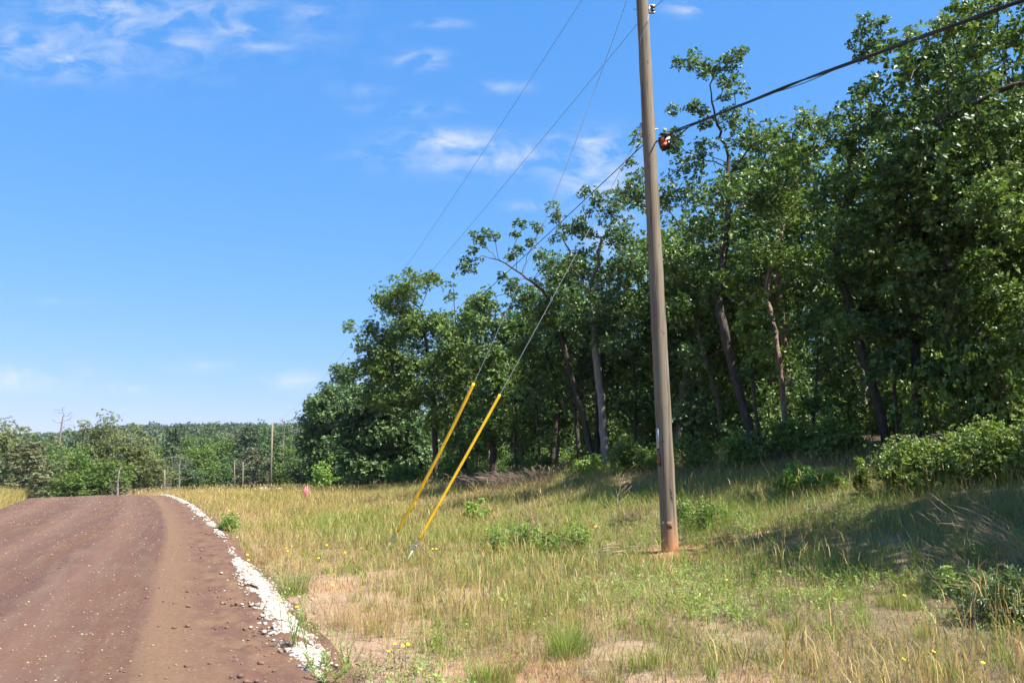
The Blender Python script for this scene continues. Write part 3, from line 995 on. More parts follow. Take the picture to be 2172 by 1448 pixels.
# guy clamp on the left, bracket with spool on the right
zg = 7.75
m = MB()
cL = pole_c(zg) + LEFT * (pole_r(zg) + .02)
m.box(cL, (.05, .07, .26)).tube([cL + np.array([-.02, 0, .06]), cL + np.array([-.09, 0, .05])], .016, 8).tube([cL + np.array([-.02, 0, -.06]), cL + np.array([-.08, 0, -.1])], .014, 8)
m.tube([pole_c(zg) - LEFT * .17, pole_c(zg) + LEFT * .19], .011, 8)
m.build('guy_clamp', M['galv'], pole)
zb = pole_z(22)
RIGHT = -LEFT
m = MB()
cR = pole_c(zb) + RIGHT * (pole_r(zb))
m.tube([pole_c(zb + .03) - RIGHT * .17, cR + RIGHT * .05], .012, 8)
m.box(cR + RIGHT * .05 + np.array([0, 0, .07]), (.13, .05, .02)).box(cR + RIGHT * .05 + np.array([0, 0, -.07]), (.13, .05, .02)).box(cR + RIGHT * .008, (.02, .06, .15))
m.tube([cR + RIGHT * .08 + np.array([0, 0, -.1]), cR + RIGHT * .08 + np.array([0, 0, .1])], .009, 8)
br = m.build('spool_bracket', M['galv'], pole)
m = MB()
sp = cR + RIGHT * .08
m.tube([sp + np.array([0, 0, h]) for h in (-.055, -.04, -.015, 0, .015, .04, .055)], [.034, .042, .036, .026, .036, .042, .034], 14)
m.build('spool', M['porcelain'], br)
m = MB()
jp = [P(1376, 30, 14.32), P(1373, 50, 14.33), P(1366, 68, 14.35), P(1359, 82, 14.36), P(1358, 95, 14.36)]
m.tube(jp, .006, 6); m.build('jumper_wire', M['alu'], pole)
m = MB(); tp = pole_c(POLE_H)
m.tube([tp, tp + np.array([0, 0, .18])], .014, 8); m.tube([tp + np.array([0, 0, h]) for h in (.15, .19, .21, .25, .28, .31)], [.03, .07, .045, .06, .04, .025], 14)
m.build('pin_insulator', M['porcelain'], pole)

# ------------------------------------------------------------------ wires
def cat_pts(A, B, sag, n=50):
    t = np.linspace(0, 1, n)[:, None]
    p = np.asarray(A) + (np.asarray(B) - np.asarray(A)) * t
    p[:, 2] -= (4 * sag * t * (1 - t))[:, 0]
    return p
FAR_T = P(577, 895, 100)
topw = pole_c(POLE_H) + np.array([0, 0, .25])
def wire(name, label, pts, r, mat, grp=None):
    m = MB(); m.tube(pts, r, 6)
    return tag(m.build(name, mat), label, 'wire', grp)
wire('power_line', 'thin highest power line running from the pole top to the far poles', cat_pts(topw, FAR_T, 2.0), .0055, M['alu'], 'wires strung between the poles')
LD = np.array([2.5 + .355 * 45, 14.5 - 45, 0])
wire('power_line', 'thin bare wire leaving the pole below the top wire towards the far poles', cat_pts(pole_c(9.85) + LEFT * .12, P(577, 925, 100), 1.0), .0055, M['alu'], 'wires strung between the poles')
wire('power_line', 'short thin wire rising right from the spool bracket at the pole', cat_pts(sp, np.array([LD[0], LD[1], 10.3]), .9), .0055, M['alu'], 'wires strung between the poles')
wire('power_line', 'highest wire passing overhead on the camera side of the pole', cat_pts(topw, np.array([LD[0], LD[1], 12.2]), .9), .0055, M['alu'], 'wires strung between the poles')
wire('telecom_cable', 'dark cable sloping left and down from the pole at half height', cat_pts(pole_c(7.48) + LEFT * .1, P(577, 980, 100), 1.0), .009, M['black'], 'wires strung between the poles')

def on_line(px, py):
    d = pix_dir(px, py); a = d[0] / d[1]
    return P(px, py, 7.6475 / (a + .355))
kp = np.array([on_line(*q) for q in [(1425, 283), (1470, 262), (1580, 220), (1700, 174), (1804, 133), (1942, 83), (2060, 40), (2172, 2)]])
co = np.polyfit(kp[:, 1], kp[:, 2], 3)
cq = np.polyfit(kp[:, 1], kp[:, 2], 2)
Yl = np.linspace(kp[0, 1], 6.6, 60)
path = np.stack([7.6475 - .355 * Yl, Yl, np.polyval(co, Yl)], -1)
st, z6 = np.polyval(np.polyder(co), 6.6), path[-1, 2]
Yb = np.linspace(6.4, -28, 40)
path = np.vstack([path, np.stack([7.6475 - .355 * Yb, Yb, z6 + st * (Yb - 6.6) + .022 * (Yb - 6.6) ** 2], -1)])
att = pole_c(7.47) + RIGHT * .1 + VIEW * .05
path = np.vstack([att[None], path])
cab = thing('telecom_cable', att, 'thick black bundled cable sweeping up to the right across the treetops', 'wire', 'wires strung between the poles')
arc = np.concatenate([[0], np.cumsum(np.linalg.norm(np.diff(path, axis=0), axis=1))])
dens = np.linspace(0, arc[-1], 420)
pth = np.stack([np.interp(dens, arc, path[:, k]) for k in range(3)], -1)
for nm, ph, rr, of in (('strand', 0, .0125, .011), ('strand', 2.1, .0125, .012), ('messenger', 4.2, .006, .018)):
    gap = 1 + .9 * np.exp(-((dens - 4.2) / .5) ** 2) + .7 * np.exp(-((dens - 1.1) / .4) ** 2)
    o = np.stack([np.cos(dens * 1.7 + ph) * of * gap, np.zeros_like(dens), np.sin(dens * 1.7 + ph) * of * gap], -1)
    o *= np.clip(dens / .5, 0, 1)[:, None]
    MB().tube(pth + o, rr, 7).build(nm, M['black'], cab, True)
kk = on_line(1468, 263)
for a in ([(1423, 294, 13.95), (1435, 290, 13.8), (1452, 277, 13.5)], [(1423, 302, 13.95), (1436, 291, 13.78), (1452, 278, 13.48)]):
    pts = [P(*q) for q in a] + [kk]
    t = np.linspace(0, 3, 24)
    pts = np.stack([np.interp(t, range(4), np.array(pts)[:, k]) for k in range(3)], -1)
    MB().tube(pts, .0085, 7).build('drop_loop', M['black'], cab, True)

# black terminal box hung beside the pole
bx0 = P(1409, 300, 14.0)
box = thing('terminal_box', bx0, 'black terminal box with an orange label hung beside the pole', 'terminal box')
def prism(mb, outl, Yf, depth):
    f = np.array([P(x, y, Yf) for x, y in outl]); n = len(f)
    bk = f + np.array([.03, depth, 0])
    V = np.vstack([f, bk, f.mean(0)[None], bk.mean(0)[None]])
    i = np.arange(n); j = (i + 1) % n
    mb.add(V, np.stack([j, i, i + n, j + n], -1), np.vstack([np.stack([i, j, np.full(n, 2 * n)], -1), np.stack([j + n, i + n, np.full(n, 2 * n + 1)], -1)]))
m = MB(); prism(m, [(1396, 292), (1397, 304), (1401, 312), (1404, 316), (1410, 314), (1422, 309), (1423, 291), (1416, 288), (1408, 288.5)], 13.95, .13)
m.build('case', M['blackplastic'], box)
m = MB(); prism(m, [(1401, 293), (1401.5, 301), (1411.5, 300), (1411.5, 292)], 13.945, .004); prism(m, [(1401.6, 302.3), (1402, 309.5), (1411.5, 307.5), (1411.5, 301.2)], 13.945, .004)
m.build('label_plate', M['orange'], box)
for y in (295, 302): MB().tube([P(1418.5, y - 2.2, 13.945), P(1418.5, y + 2.2, 13.945)], .011, 8).build('latch', M['galv'], box)
m = MB(); m.tube([P(1408, 290, 14.0), P(1409, 284, 14.02)], .012, 8).tube([P(1416, 290, 14.0), P(1418, 282.5, 13.95)], .01, 8)
m.box(P(1412, 284, 14.0), (.2, .03, .03)); m.build('hanger', M['black'], box)

# guy wires with yellow guards
def guy(label, anchor, top, sag, y0, y1, gr):
    A = np.array(anchor); A[2] = G(A[0], A[1])
    root = thing('guy_wire', A, label, 'guy wire', 'guy wires bracing the pole')
    pts = cat_pts(A, top, sag, 200)
    c, s = math.cos(PITCH), math.sin(PITCH)
    p = pts - EYE
    yy = CY - FPX * (-p[:, 1] * s + p[:, 2] * c) / (p[:, 1] * c + p[:, 2] * s)
    i0 = int(np.abs(yy - y0).argmin()); i1 = int(np.abs(yy - y1).argmin())
    MB().tube(pts[max(i0 - 3, 1):], .0062, 7).build('strand', M['galv'], root, True)
    g = pts[i0:i1 + 1]
    rad = np.full(len(g), gr); rad[0] *= .9; rad[-1] *= .85
    MB().tube(g, rad, 14).build('guard', M['yellow'], root, True)
    d = nrm(pts[i0] - A)
    e1 = nrm(np.cross(d, np.array([0, 1.0, 0]))); L_ = np.linalg.norm(pts[i0] - A)
    rod = MB(); rod.tube([A - d * .4, A + d * L_ * .45], .012, 8)
    eye = A + d * L_ * .45
    a = np.linspace(0, 6.283, 15)
    rod.tube([eye + d * .06 + d * .06 * math.sin(t) + e1 * .034 * math.cos(t) for t in a], .009, 6, cap=False)
    rod.build('anchor_rod', M['galv'], root, True)
    gp = MB()
    for sgn in (-1, 1):
        gp.tube([eye + d * .10 + e1 * .03 * sgn, eye + d * .17 + e1 * .026 * sgn, pts[i0] - d * .05 + e1 * .008 * sgn, pts[i0] + d * .03], .0075, 6)
    gp.tube([eye + d * .12 + e1 * .05, eye + d * .05 + e1 * .055, eye + e1 * .02 - d * .1], .005, 5)
    gp.build('grip', M['galv'], root, True)
    return root
guy('taller slack guy wire with a yellow plastic guard, left of the pair', P(817, 1157, 16.5), pole_c(10.8) + LEFT * .12, .76, 1127, 810, .031)
guy('shorter taut guy wire with a yellow plastic guard, nearer the pole', P(863, 1174, 15.0), pole_c(7.74) + LEFT * .14, .09, 1142, 836, .026)

# far poles
def far_pole(label, px, top, base_py, Y, lean=3, r=.15, cable=True, name='utility_pole'):
    t = P(px, top, Y); b = P(px - lean, base_py, Y)
    ax = (t - b) / (t - b)[2]
    gb = G(b[0], b[1]); b = b + ax * (gb - b[2])
    root = thing(name, b, label, 'utility pole', 'wooden poles along the road')
    MB().tube([b - ax * .3, b + ax * (t[2] - b[2]) * .5, t], [r, r * .88, r * .74], 12).build('shaft', M['pole'], root, True)
    if cable:
        h = b + ax * (t[2] - b[2]) * .42
        MB().box(h + np.array([-.16, -.05, 0]), (.16, .14, .8)).build('cable_clamp', M['black'], root)
        MB().box(b + ax * (t[2] - b[2]) * .87 + np.array([-.2, -.05, 0]), (.14, .12, .5)).build('bracket', M['black'], root)
    return root
far_pole('wooden utility pole beside the pale rubble heap at the end of the grass', 578, 897, 1042, 100, 5, .15)
far_pole('thin distant wooden pole, right of the short pair', 515.5, 979, 1036, 112, 1, .11, False)
far_pole('thin distant wooden pole, left of the short pair', 497.5, 979, 1036, 116, 0, .09, False)
far_pole('short grey pole standing where the road dips out of sight', 349, 995, 1048, 88, 0, .11, False)
wire('power_line', 'thin wire joining the tops of the two distant poles', cat_pts(P(497.5, 980, 116), P(515.5, 980, 112), .1, 8), .015, M['alu'], 'wires strung between the poles')

# survey stake and rubble
h = hit(651, 1063)
stk = thing('survey_stake', h, 'wooden stake wrapped in bright pink flagging out in the grass', 'stake')
sY = h[1]
MB().box(h + np.array([0, 0, .3]), (.05, .03, .9)).build('stake', M['drystem'], stk)
t0 = P(649, 1032, sY)
m = MB()
for k in range(3):
    w_ = .028 + .012 * k
    m.tube([t0 + np.array([.03 * k - .03, .03 * k, 0]), t0 + np.array([.05 * k - .04, -.02, -.25]), t0 + np.array([.06 * k - .03, .02 * k, -.62 - .1 * k])], [w_ * .6, w_, w_ * .5], 7)
m.build('flagging', M['pink'], stk)
h = P(563, 1046, 92); h[2] = G(h[0], h[1])
rr_ = np.random.default_rng(3)
pr = h + np.stack([rr_.normal(0, .45, 26), rr_.normal(0, .3, 26), .15 + .35 * rr_.random(26)], -1)
pr[:, 2] += P(563, 1041, 92)[2] - h[2] - .25
m_ = rocks_mesh('rubble_heap', pr - h, .14 + .22 * rr_.random(26), .8, rr_)
o = link('rubble_heap', m_, M['rubble']); o.location = h
tag(o, 'small heap of pale rubble at the foot of a distant pole', 'rubble')

# red soil mound thrown up round the pole foot
def mound():
    n, k = 9, 40
    V = [(0, 0, .06)]
    for i in range(1, n):
        rad = .14 + i * .085
        for j in range(k):
            a = j / k * 6.283
            rj = rad * (1 + .25 * math.sin(a * 3 + 1) + .1 * math.sin(a * 7))
            x, y = PB[0] + rj * math.cos(a) * 1.25, PB[1] + rj * math.sin(a) * .9
            zz_ = G(x, y) - PB[2] + .055 * (1 - i / (n - 1)) ** 1.2 - .012 * (i == n - 1) + .03 * (vnoise(np.array([x * 9]), np.array([y * 9]), 3)[0] - .5)
            V.append((x - PB[0], y - PB[1], zz_))
    T = [(0, 1 + j, 1 + (j + 1) % k) for j in range(k)]
    Q = [(1 + i * k + j, 1 + (i + 1) * k + j, 1 + (i + 1) * k + (j + 1) % k, 1 + i * k + (j + 1) % k) for i in range(n - 2) for j in range(k)]
    mm, nt, b = mat_base('red_soil')
    f = noise(nt, coords(nt), 30, 5, .7)
    nt.links.new(ramp(nt, f, [(.3, (0.217, 0.089, 0.042)), (.7, (0.383, 0.217, 0.128))]), b.inputs['Base Color'])
    setv(b, rough=.95, spec=.1); bump(nt, b, f, .8, .03)
    o = link('dirt_mound', mesh_np('dirt_mound', V, Q, T, True), mm)
    o.location = PB
    tag(o, 'low mound of loose red soil round the foot of the pole', 'dirt', kind='stuff')
mound()

# ------------------------------------------------------------------ the oaks of the right-hand treeline
def px_tree(label, Y, trunk, R, blobs, seed, leaf='oak', bark='bark', dens=2.6, dj=1.1, group='oaks along the front of the treeline', **kw):
    r = np.random.default_rng(seed + 1000)
    b = P(trunk[0][0], trunk[0][1], Y)
    b[2] = G(b[0], b[1])
    tp = [b] + [P(x, y, Y + (.25 * i if i else 0)) for i, (x, y) in enumerate(trunk) if i > 0]
    pts = []
    for (px, py, rx, ry, *o) in blobs:
        dy = o[0] if o else r.uniform(-dj, dj)
        c = P(px, py, Y + dy)
        sc = Y / FPX
        small = min(rx, ry) < 21
        bp = blob_points(c, (rx * sc, max(.25 if small else .6, (rx + ry) * (.5 if small else .7) * sc), ry * sc), dens * .95, r, 2 if small else 8)
        cr = min(kw['crad'], max(.62 * min(rx, ry) * sc, .17))
        pts.append(np.hstack([bp, np.full((len(bp), 1), cr)]))
    return make_tree('oak_tree', label, 'tree', group, tp, R, np.vstack(pts), M[leaf], M[bark], seed, **kw)

NEAR = dict(D=.27, kill=.42, crad=.42, n_ros=32, per=6, L=.104, W=.064)
MIDD = dict(D=.35, kill=.55, crad=.54, n_ros=36, per=6, L=.155, W=.095)
FARR = dict(D=.5, kill=.8, crad=.75, n_ros=40, per=6, L=.21, W=.135)

px_tree('rounded oak at the far left end of the right-hand treeline', 80, [(702, 1035), (702, 960), (700, 890)], .22,
        [(700, 870, 50, 55), (735, 812, 30, 38), (665, 880, 25, 34), (718, 790, 18, 18), (690, 950, 60, 50), (750, 880, 50, 60), (655, 925, 22, 35), (740, 960, 60, 50), (700, 1000, 50, 35)], 11, 'oak_blue', dens=1.3, **FARR)
px_tree('tall loose-crowned oak left of the yellow guards with a forked tip', 54, [(925, 1012), (922, 900), (915, 800), (903, 720), (895, 660)], .19,
        [(868, 612, 40, 40), (908, 592, 28, 24), (838, 640, 38, 34), (772, 700, 34, 22), (740, 690, 16, 12), (805, 735, 50, 30), (870, 695, 60, 45), (930, 690, 36, 45), (850, 775, 75, 40), (925, 765, 45, 40), (790, 785, 40, 36), (757, 745, 22, 16), (885, 835, 55, 30), (960, 830, 40, 36), (830, 850, 60, 34), (935, 880, 40, 40)], 12, 'oak_yel', dens=2.0, **MIDD)
px_tree('dark broad oak low behind the tall loose-crowned oak', 63, [(812, 1030), (816, 940), (812, 880)], .2,
        [(800, 870, 65, 55), (850, 920, 70, 55), (775, 950, 60, 60), (880, 960, 55, 45), (830, 830, 55, 45), (760, 900, 35, 60), (820, 990, 60, 30)], 13, 'oak_blue', dens=1.6, **FARR)
px_tree('narrow oak with a thin leafy spire between two wide crowns', 50, [(985, 1008), (978, 850), (968, 720), (963, 640)], .18,
        [(963, 600, 14, 24), (958, 640, 20, 32), (985, 680, 30, 30), (958, 720, 34, 40), (1000, 760, 45, 40), (972, 820, 45, 40), (1010, 880, 40, 40), (1000, 700, 40, 36), (945, 780, 40, 40), (985, 930, 40, 36)], 14, 'oak_yel', dens=2.2, **MIDD)
px_tree('flat-topped mid-height oak behind the left guy strand', 45, [(1048, 1002), (1042, 870), (1045, 740)], .2,
        [(1050, 632, 46, 22), (1015, 680, 45, 36), (1080, 700, 50, 40), (1040, 755, 55, 45), (1100, 775, 45, 45), (1120, 640, 34, 30), (1060, 850, 50, 50), (1010, 640, 34, 22), (1130, 700, 40, 36), (1080, 840, 46, 40), (1030, 920, 44, 36)], 15, 'oak', dens=2.2, **MIDD)
px_tree('dark leaning oak whose crooked limb reaches far left against the sky', 33.5, [(1258, 972), (1238, 880), (1208, 795), (1186, 690), (1160, 622), (1110, 585), (1065, 552), (1040, 548)], .125,
        [(1010, 500, 16, 11, 0), (1030, 492, 16, 10, .2), (1048, 502, 14, 11, .3), (1022, 518, 18, 11, 0), (1000, 532, 15, 11, 0), (988, 550, 13, 11, 0), (1010, 552, 15, 9, .2), (982, 568, 9, 9, 0), (1003, 575, 9, 10, 0), (1092, 480, 18, 13, .4), (1118, 474, 18, 12, .3), (1138, 486, 14, 13, .4), (1105, 498, 18, 10, .2), (1128, 515, 18, 12, .2), (1100, 530, 16, 10, 0), (1086, 545, 14, 9, .2), (1070, 590, 18, 12, 0), (1095, 598, 20, 13, 0), (1078, 612, 14, 10, 0), (1118, 612, 18, 12, .2), (1168, 555, 22, 30, .8), (1190, 600, 36, 26), (1150, 660, 46, 30), (1200, 700, 40, 40, 1), (1130, 730, 44, 34, .8), (1175, 770, 40, 36, 1), (1215, 560, 34, 30, .6)],
        16, 'oak', dens=5, branch_from=.55, D=.27, kill=.4, crad=.4, n_ros=34, per=6, L=.122, W=.075)
px_tree('oak with a straight pale grey trunk and rounded bluish-green clumps', 32, [(1287, 980), (1276, 860), (1266, 765), (1258, 690), (1252, 600)], .155,
        [(1165, 440, 22, 18, 0), (1192, 452, 24, 18), (1240, 418, 32, 20), (1285, 438, 34, 24), (1228, 488, 36, 28), (1180, 505, 16, 18), (1312, 500, 40, 40), (1258, 560, 50, 38), (1332, 420, 32, 28), (1210, 640, 45, 34), (1290, 640, 55, 45), (1340, 580, 45, 50), (1230, 705, 55, 25), (1325, 715, 45, 35), (1200, 570, 40, 30), (1285, 720, 40, 24, .8), (1345, 650, 40, 40)],
        17, 'oak_blue', 'bark_grey', dens=3.2, D=.28, kill=.42, crad=.44, n_ros=34, per=6, L=.125, W=.078)
px_tree('crooked dark-trunked oak just right of the pole with tall sprigs at its top', 24, [(1606, 962), (1582, 880), (1560, 800), (1540, 720), (1522, 640), (1530, 575), (1545, 480), (1545, 330)], .135,
        [(1345, 290, 14, 20, 0), (1330, 350, 16, 16, 0), (1362, 400, 30, 34), (1428, 300, 24, 28), (1480, 330, 40, 40), (1470, 225, 14, 16, 0), (1480, 245, 16, 12, .3), (1578, 112, 10, 8, 0), (1558, 118, 10, 8, 0), (1540, 128, 10, 8, 0), (1560, 140, 12, 10, .2), (1522, 148, 10, 9, 0), (1503, 138, 9, 8, .1), (1495, 158, 12, 10, 0), (1478, 132, 9, 7, 0), (1458, 140, 9, 6, 0), (1438, 134, 9, 5, 0), (1470, 112, 6, 5, 0), (1568, 165, 9, 12, 0), (1572, 190, 8, 10, 0), (1545, 175, 12, 14, .2), (1525, 180, 10, 9, 0), (1535, 205, 11, 13, 0), (1550, 235, 14, 14, .2), (1525, 240, 14, 12, 0), (1500, 262, 16, 14, .2), (1550, 262, 18, 14, 0), (1430, 232, 7, 7, 0),
         (1570, 285, 46, 36), (1622, 310, 30, 34), (1450, 410, 50, 50), (1530, 400, 50, 46), (1602, 410, 46, 50), (1480, 500, 46, 46), (1580, 510, 55, 46), (1420, 560, 36, 46), (1500, 610, 46, 34), (1600, 690, 36, 46, .4), (1430, 660, 36, 40, 1)],
        18, 'oak', dens=4.4, dj=1.4, branch_from=.6, **NEAR)
px_tree('thin oak with a bent reddish-grey trunk, second from the pole', 25, [(1668, 905), (1657, 800), (1641, 685), (1622, 625), (1640, 540), (1680, 430)], .09,
        [(1690, 268, 40, 30), (1740, 265, 34, 28), (1660, 335, 46, 40), (1720, 335, 50, 46), (1640, 430, 40, 42), (1690, 440, 50, 46), (1655, 530, 46, 42), (1705, 560, 50, 46), (1650, 760, 30, 40, .6)],
        19, 'oak_yel', 'bark_red', dens=4, dj=1.4, **NEAR)
px_tree('oak with a dark trunk leaning left, in the middle of the right-hand woods', 21, [(1885, 940), (1865, 860), (1830, 750), (1800, 640), (1772, 560), (1790, 440)], .125,
        [(1800, 240, 24, 24), (1835, 192, 28, 28), (1862, 258, 50, 46), (1800, 310, 46, 46), (1790, 390, 55, 50), (1860, 370, 60, 55), (1770, 480, 55, 50), (1840, 490, 64, 55), (1760, 580, 55, 46), (1850, 600, 64, 50), (1800, 690, 55, 46), (1730, 680, 40, 50, .8)],
        20, 'oak', dens=4.2, dj=1.6, **NEAR)
px_tree('oak with an upright grey-footed trunk behind the bramble thicket', 20, [(1950, 955), (1945, 850), (1940, 720), (1952, 560), (1960, 400)], .12,
        [(1832, 45, 6, 6, 0), (1862, 50, 10, 7, 0), (1828, 70, 8, 7, 0), (1850, 75, 9, 8, 0), (1870, 72, 10, 9, 0), (1815, 90, 6, 6, 0), (1845, 100, 11, 9, 0), (1868, 108, 14, 11, 0), (1822, 118, 7, 6, 0), (1838, 130, 10, 8, 0), (1920, 85, 34, 24), (1980, 58, 40, 28), (1940, 140, 50, 36), (2010, 130, 55, 46), (1960, 220, 55, 40), (2000, 310, 60, 46), (1930, 340, 55, 46), (2010, 420, 64, 55), (1940, 480, 64, 55), (2000, 560, 64, 55), (1930, 620, 64, 46), (2000, 720, 55, 46), (1962, 795, 36, 24, -.6)],
        21, 'oak_blue', dens=4.0, dj=1.6, **NEAR)
px_tree('biggest oak at the right edge, its heavy dark limbs reaching left over the sky', 16.5, [(2320, 960), (2300, 700), (2270, 420), (2215, 175), (2172, 172), (2105, 198), (2040, 235), (1960, 266), (1905, 262)], .15,
        [(2040, 38, 40, 28), (2110, 28, 55, 32), (2172, 55, 46, 46), (2090, 108, 55, 36, 1.2), (2055, 180, 46, 28, 1.6), (2020, 240, 44, 20, 1.7), (1975, 285, 30, 16, 1.4), (2080, 310, 46, 26, 1.5), (2110, 375, 55, 34, .8), (2185, 370, 46, 36), (2240, 130, 55, 55), (2270, 260, 46, 46), (2090, 450, 55, 46), (2170, 470, 55, 55), (2250, 430, 64, 64), (2310, 80, 70, 70), (2340, 300, 70, 70), (2260, 560, 70, 60)],
        22, 'oak_yel', dens=5, dj=1.3, branch_from=.35, **NEAR)
px_tree('low oak with a trunk bent sharply left near the right edge', 19, [(2168, 905), (2132, 820), (2092, 750), (2062, 690), (2075, 610)], .13,
        [(2080, 620, 55, 46), (2140, 650, 55, 55), (2172, 560, 46, 46), (2062, 560, 46, 36), (2150, 750, 46, 46), (2195, 700, 55, 55), (2050, 480, 50, 50)],
        23, 'oak_yel', dens=4, **NEAR)

# young thin oaks whose leaves hang between the big trunks
YG = 'young oaks at the wood edge'
for k, (Y, tr, bl, lf, lab) in enumerate([
        (37, [(1095, 1000), (1090, 880), (1082, 760)], [(1090, 880, 40, 45), (1060, 830, 34, 34), (1120, 910, 34, 40), (1085, 790, 34, 30)], 'oak_yel', 'thin young oak between the two yellow guards tops and the leaning oak'),
        (35, [(1148, 1000), (1140, 900), (1135, 780)], [(1150, 860, 34, 44), (1120, 800, 36, 34), (1165, 930, 30, 30), (1150, 770, 40, 30)], 'oak', 'thin young oak just left of the dark leaning oak'),
        (34, [(1345, 985), (1350, 860), (1340, 740)], [(1340, 800, 44, 50), (1350, 880, 40, 50), (1315, 850, 26, 40), (1360, 730, 40, 40)], 'oak', 'young oak hidden half behind the pole, right of the grey trunk'),
        (30, [(1478, 975), (1472, 850), (1465, 740)], [(1460, 760, 40, 44), (1480, 840, 40, 44), (1450, 880, 30, 34), (1500, 900, 30, 30)], 'oak_blue', 'young oak between the pole and the crooked dark trunk'),
        (23, [(1618, 965), (1600, 850), (1592, 740)], [(1580, 700, 30, 34), (1605, 740, 30, 34), (1590, 650, 26, 30), (1615, 800, 24, 30), (1560, 600, 24, 24)], 'oak_yel', 'sunlit young oak leaning on the crooked dark trunk'),
        (24, [(1722, 950), (1728, 850), (1735, 760)], [(1735, 760, 40, 40), (1710, 700, 34, 30), (1765, 800, 30, 34), (1740, 850, 30, 30)], 'oak', 'young oak between the bent reddish trunk and the leaning middle oak'),
        (20, [(1905, 960), (1900, 860), (1890, 760)], [(1880, 700, 36, 34), (1905, 760, 40, 34), (1870, 780, 28, 26), (1925, 720, 30, 30)], 'oak_blue', 'young oak between the two trunks behind the brambles'),
        (19.5, [(2030, 950), (2025, 860), (2015, 770)], [(2010, 780, 40, 30), (2040, 740, 34, 30), (1995, 830, 24, 20), (2050, 820, 24, 24)], 'oak_blue', 'young oak with pale leaf sprays right of the grey-footed trunk')]):
    px_tree(lab, Y, tr, .05, bl, 260 + k, lf, dens=4.5, dj=.8, group=YG, branch_from=.3, D=.27, kill=.4, crad=.38, n_ros=13, per=6, L=.135, W=.09)

# ---- oaks deeper in the woods: a few grown ones, then copies
def dome_pts(H, Rw, r, n, z0=.3, squash=1.0):
    v = nrm(r.normal(size=(n, 3)))
    rad = r.random(n) ** (1 / 2.2)
    lob = 1 + .22 * np.sin(np.arctan2(v[:, 1], v[:, 0]) * 3 + r.uniform(0, 6)) + .16 * np.sin(v[:, 2] * 5 + r.uniform(0, 6))
    p = v * (rad * lob)[:, None]
    zc = H * (z0 + 1) / 2; rz = H * (1 - z0) / 2 * squash
    return p * np.array([Rw, Rw, rz]) + np.array([0, 0, zc])

def proto(name, label, group, loc, H, Rw, seed, leaf, bark, n, z0, R, lean=.6, **kw):
    r = np.random.default_rng(seed)
    loc = np.asarray(loc, float)
    lx, ly = r.normal(0, lean, 2)
    tr = [loc, loc + (lx * .3, ly * .3, H * .25), loc + (lx, ly * .8, H * .5), loc + (lx * .8, ly, H * .78)]
    return make_tree(name, label, 'tree', group, tr, R, dome_pts(H, Rw, r, n, z0) + loc, M[leaf], M[bark], seed, **kw)

def at_us(u, s):
    x, y = xy(u, s)
    x, y = float(x), float(y)
    return np.array([x, y, G(x, y)])

BACK = 'dim oak deep in the shaded woods behind the front row of oaks'
BGRP = 'oaks deep in the woods'
protos = []
for k, (u, s, H, Rw, lf, bk) in enumerate([(19, 15, 11.5, 3.0, 'oak', 'bark_grey'), (18, 30, 10.5, 2.6, 'oak_yel', 'bark_grey'), (17.5, 42, 11, 2.8, 'oak_blue', 'bark'), (19, 24, 12, 3.2, 'oak', 'bark_red')]):
    protos.append(proto('oak_tree', BACK, BGRP, at_us(u, s), H, Rw, 200 + k, lf, bk, 220, .27, .14, D=.36, kill=.55, crad=.58, n_ros=22, per=6, L=.16, W=.105))
rb = np.random.default_rng(77)
spots = []
for s in np.arange(-2, 92, 3.6):
    for j, u in enumerate((17.5, 22, 27, 33, 41, 50, 58, 66)):
        uu_ = u + rb.uniform(-1.5, 1.5) + (2 if s > 55 else 0); ss_ = s + rb.uniform(-1.4, 1.4) + (j % 2) * 1.8
        if rb.random() < (.15, .3, .35, .35, .25, .2, 0, 0)[j]: continue
        if any((uu_ - a) ** 2 + (ss_ - b) ** 2 < 5 for a, b in [(19, 18), (18, 30), (17.5, 42), (19, 24)]): continue
        spots.append((uu_, ss_))
for (u, s) in spots:
    x_, y_ = xy(u, s)
    if x_ / max(float(y_), .1) > .78: continue
    p_ = protos[rb.integers(4)]
    k = rb.uniform(.68, .9) * (.9 if s > 50 else 1) * (1.05 if u > 38 else 1)
    copy_tree(p_, at_us(u, s), rb.uniform(0, 6.28), (k * rb.uniform(.9, 1.1), k * rb.uniform(.9, 1.1), k))
# trees of the same edge beside the photographer, whose shade falls into the field
for k, (u, s, sc) in enumerate([(13.6, 5.0, .9), (14.6, .8, 1.0), (17, 2.5, 1.05)]):
    copy_tree(protos[k % 4], at_us(u, s), 1.1 * k, sc, 'oak standing at the wood edge beyond the right side of the view', 'oaks along the front of the treeline')

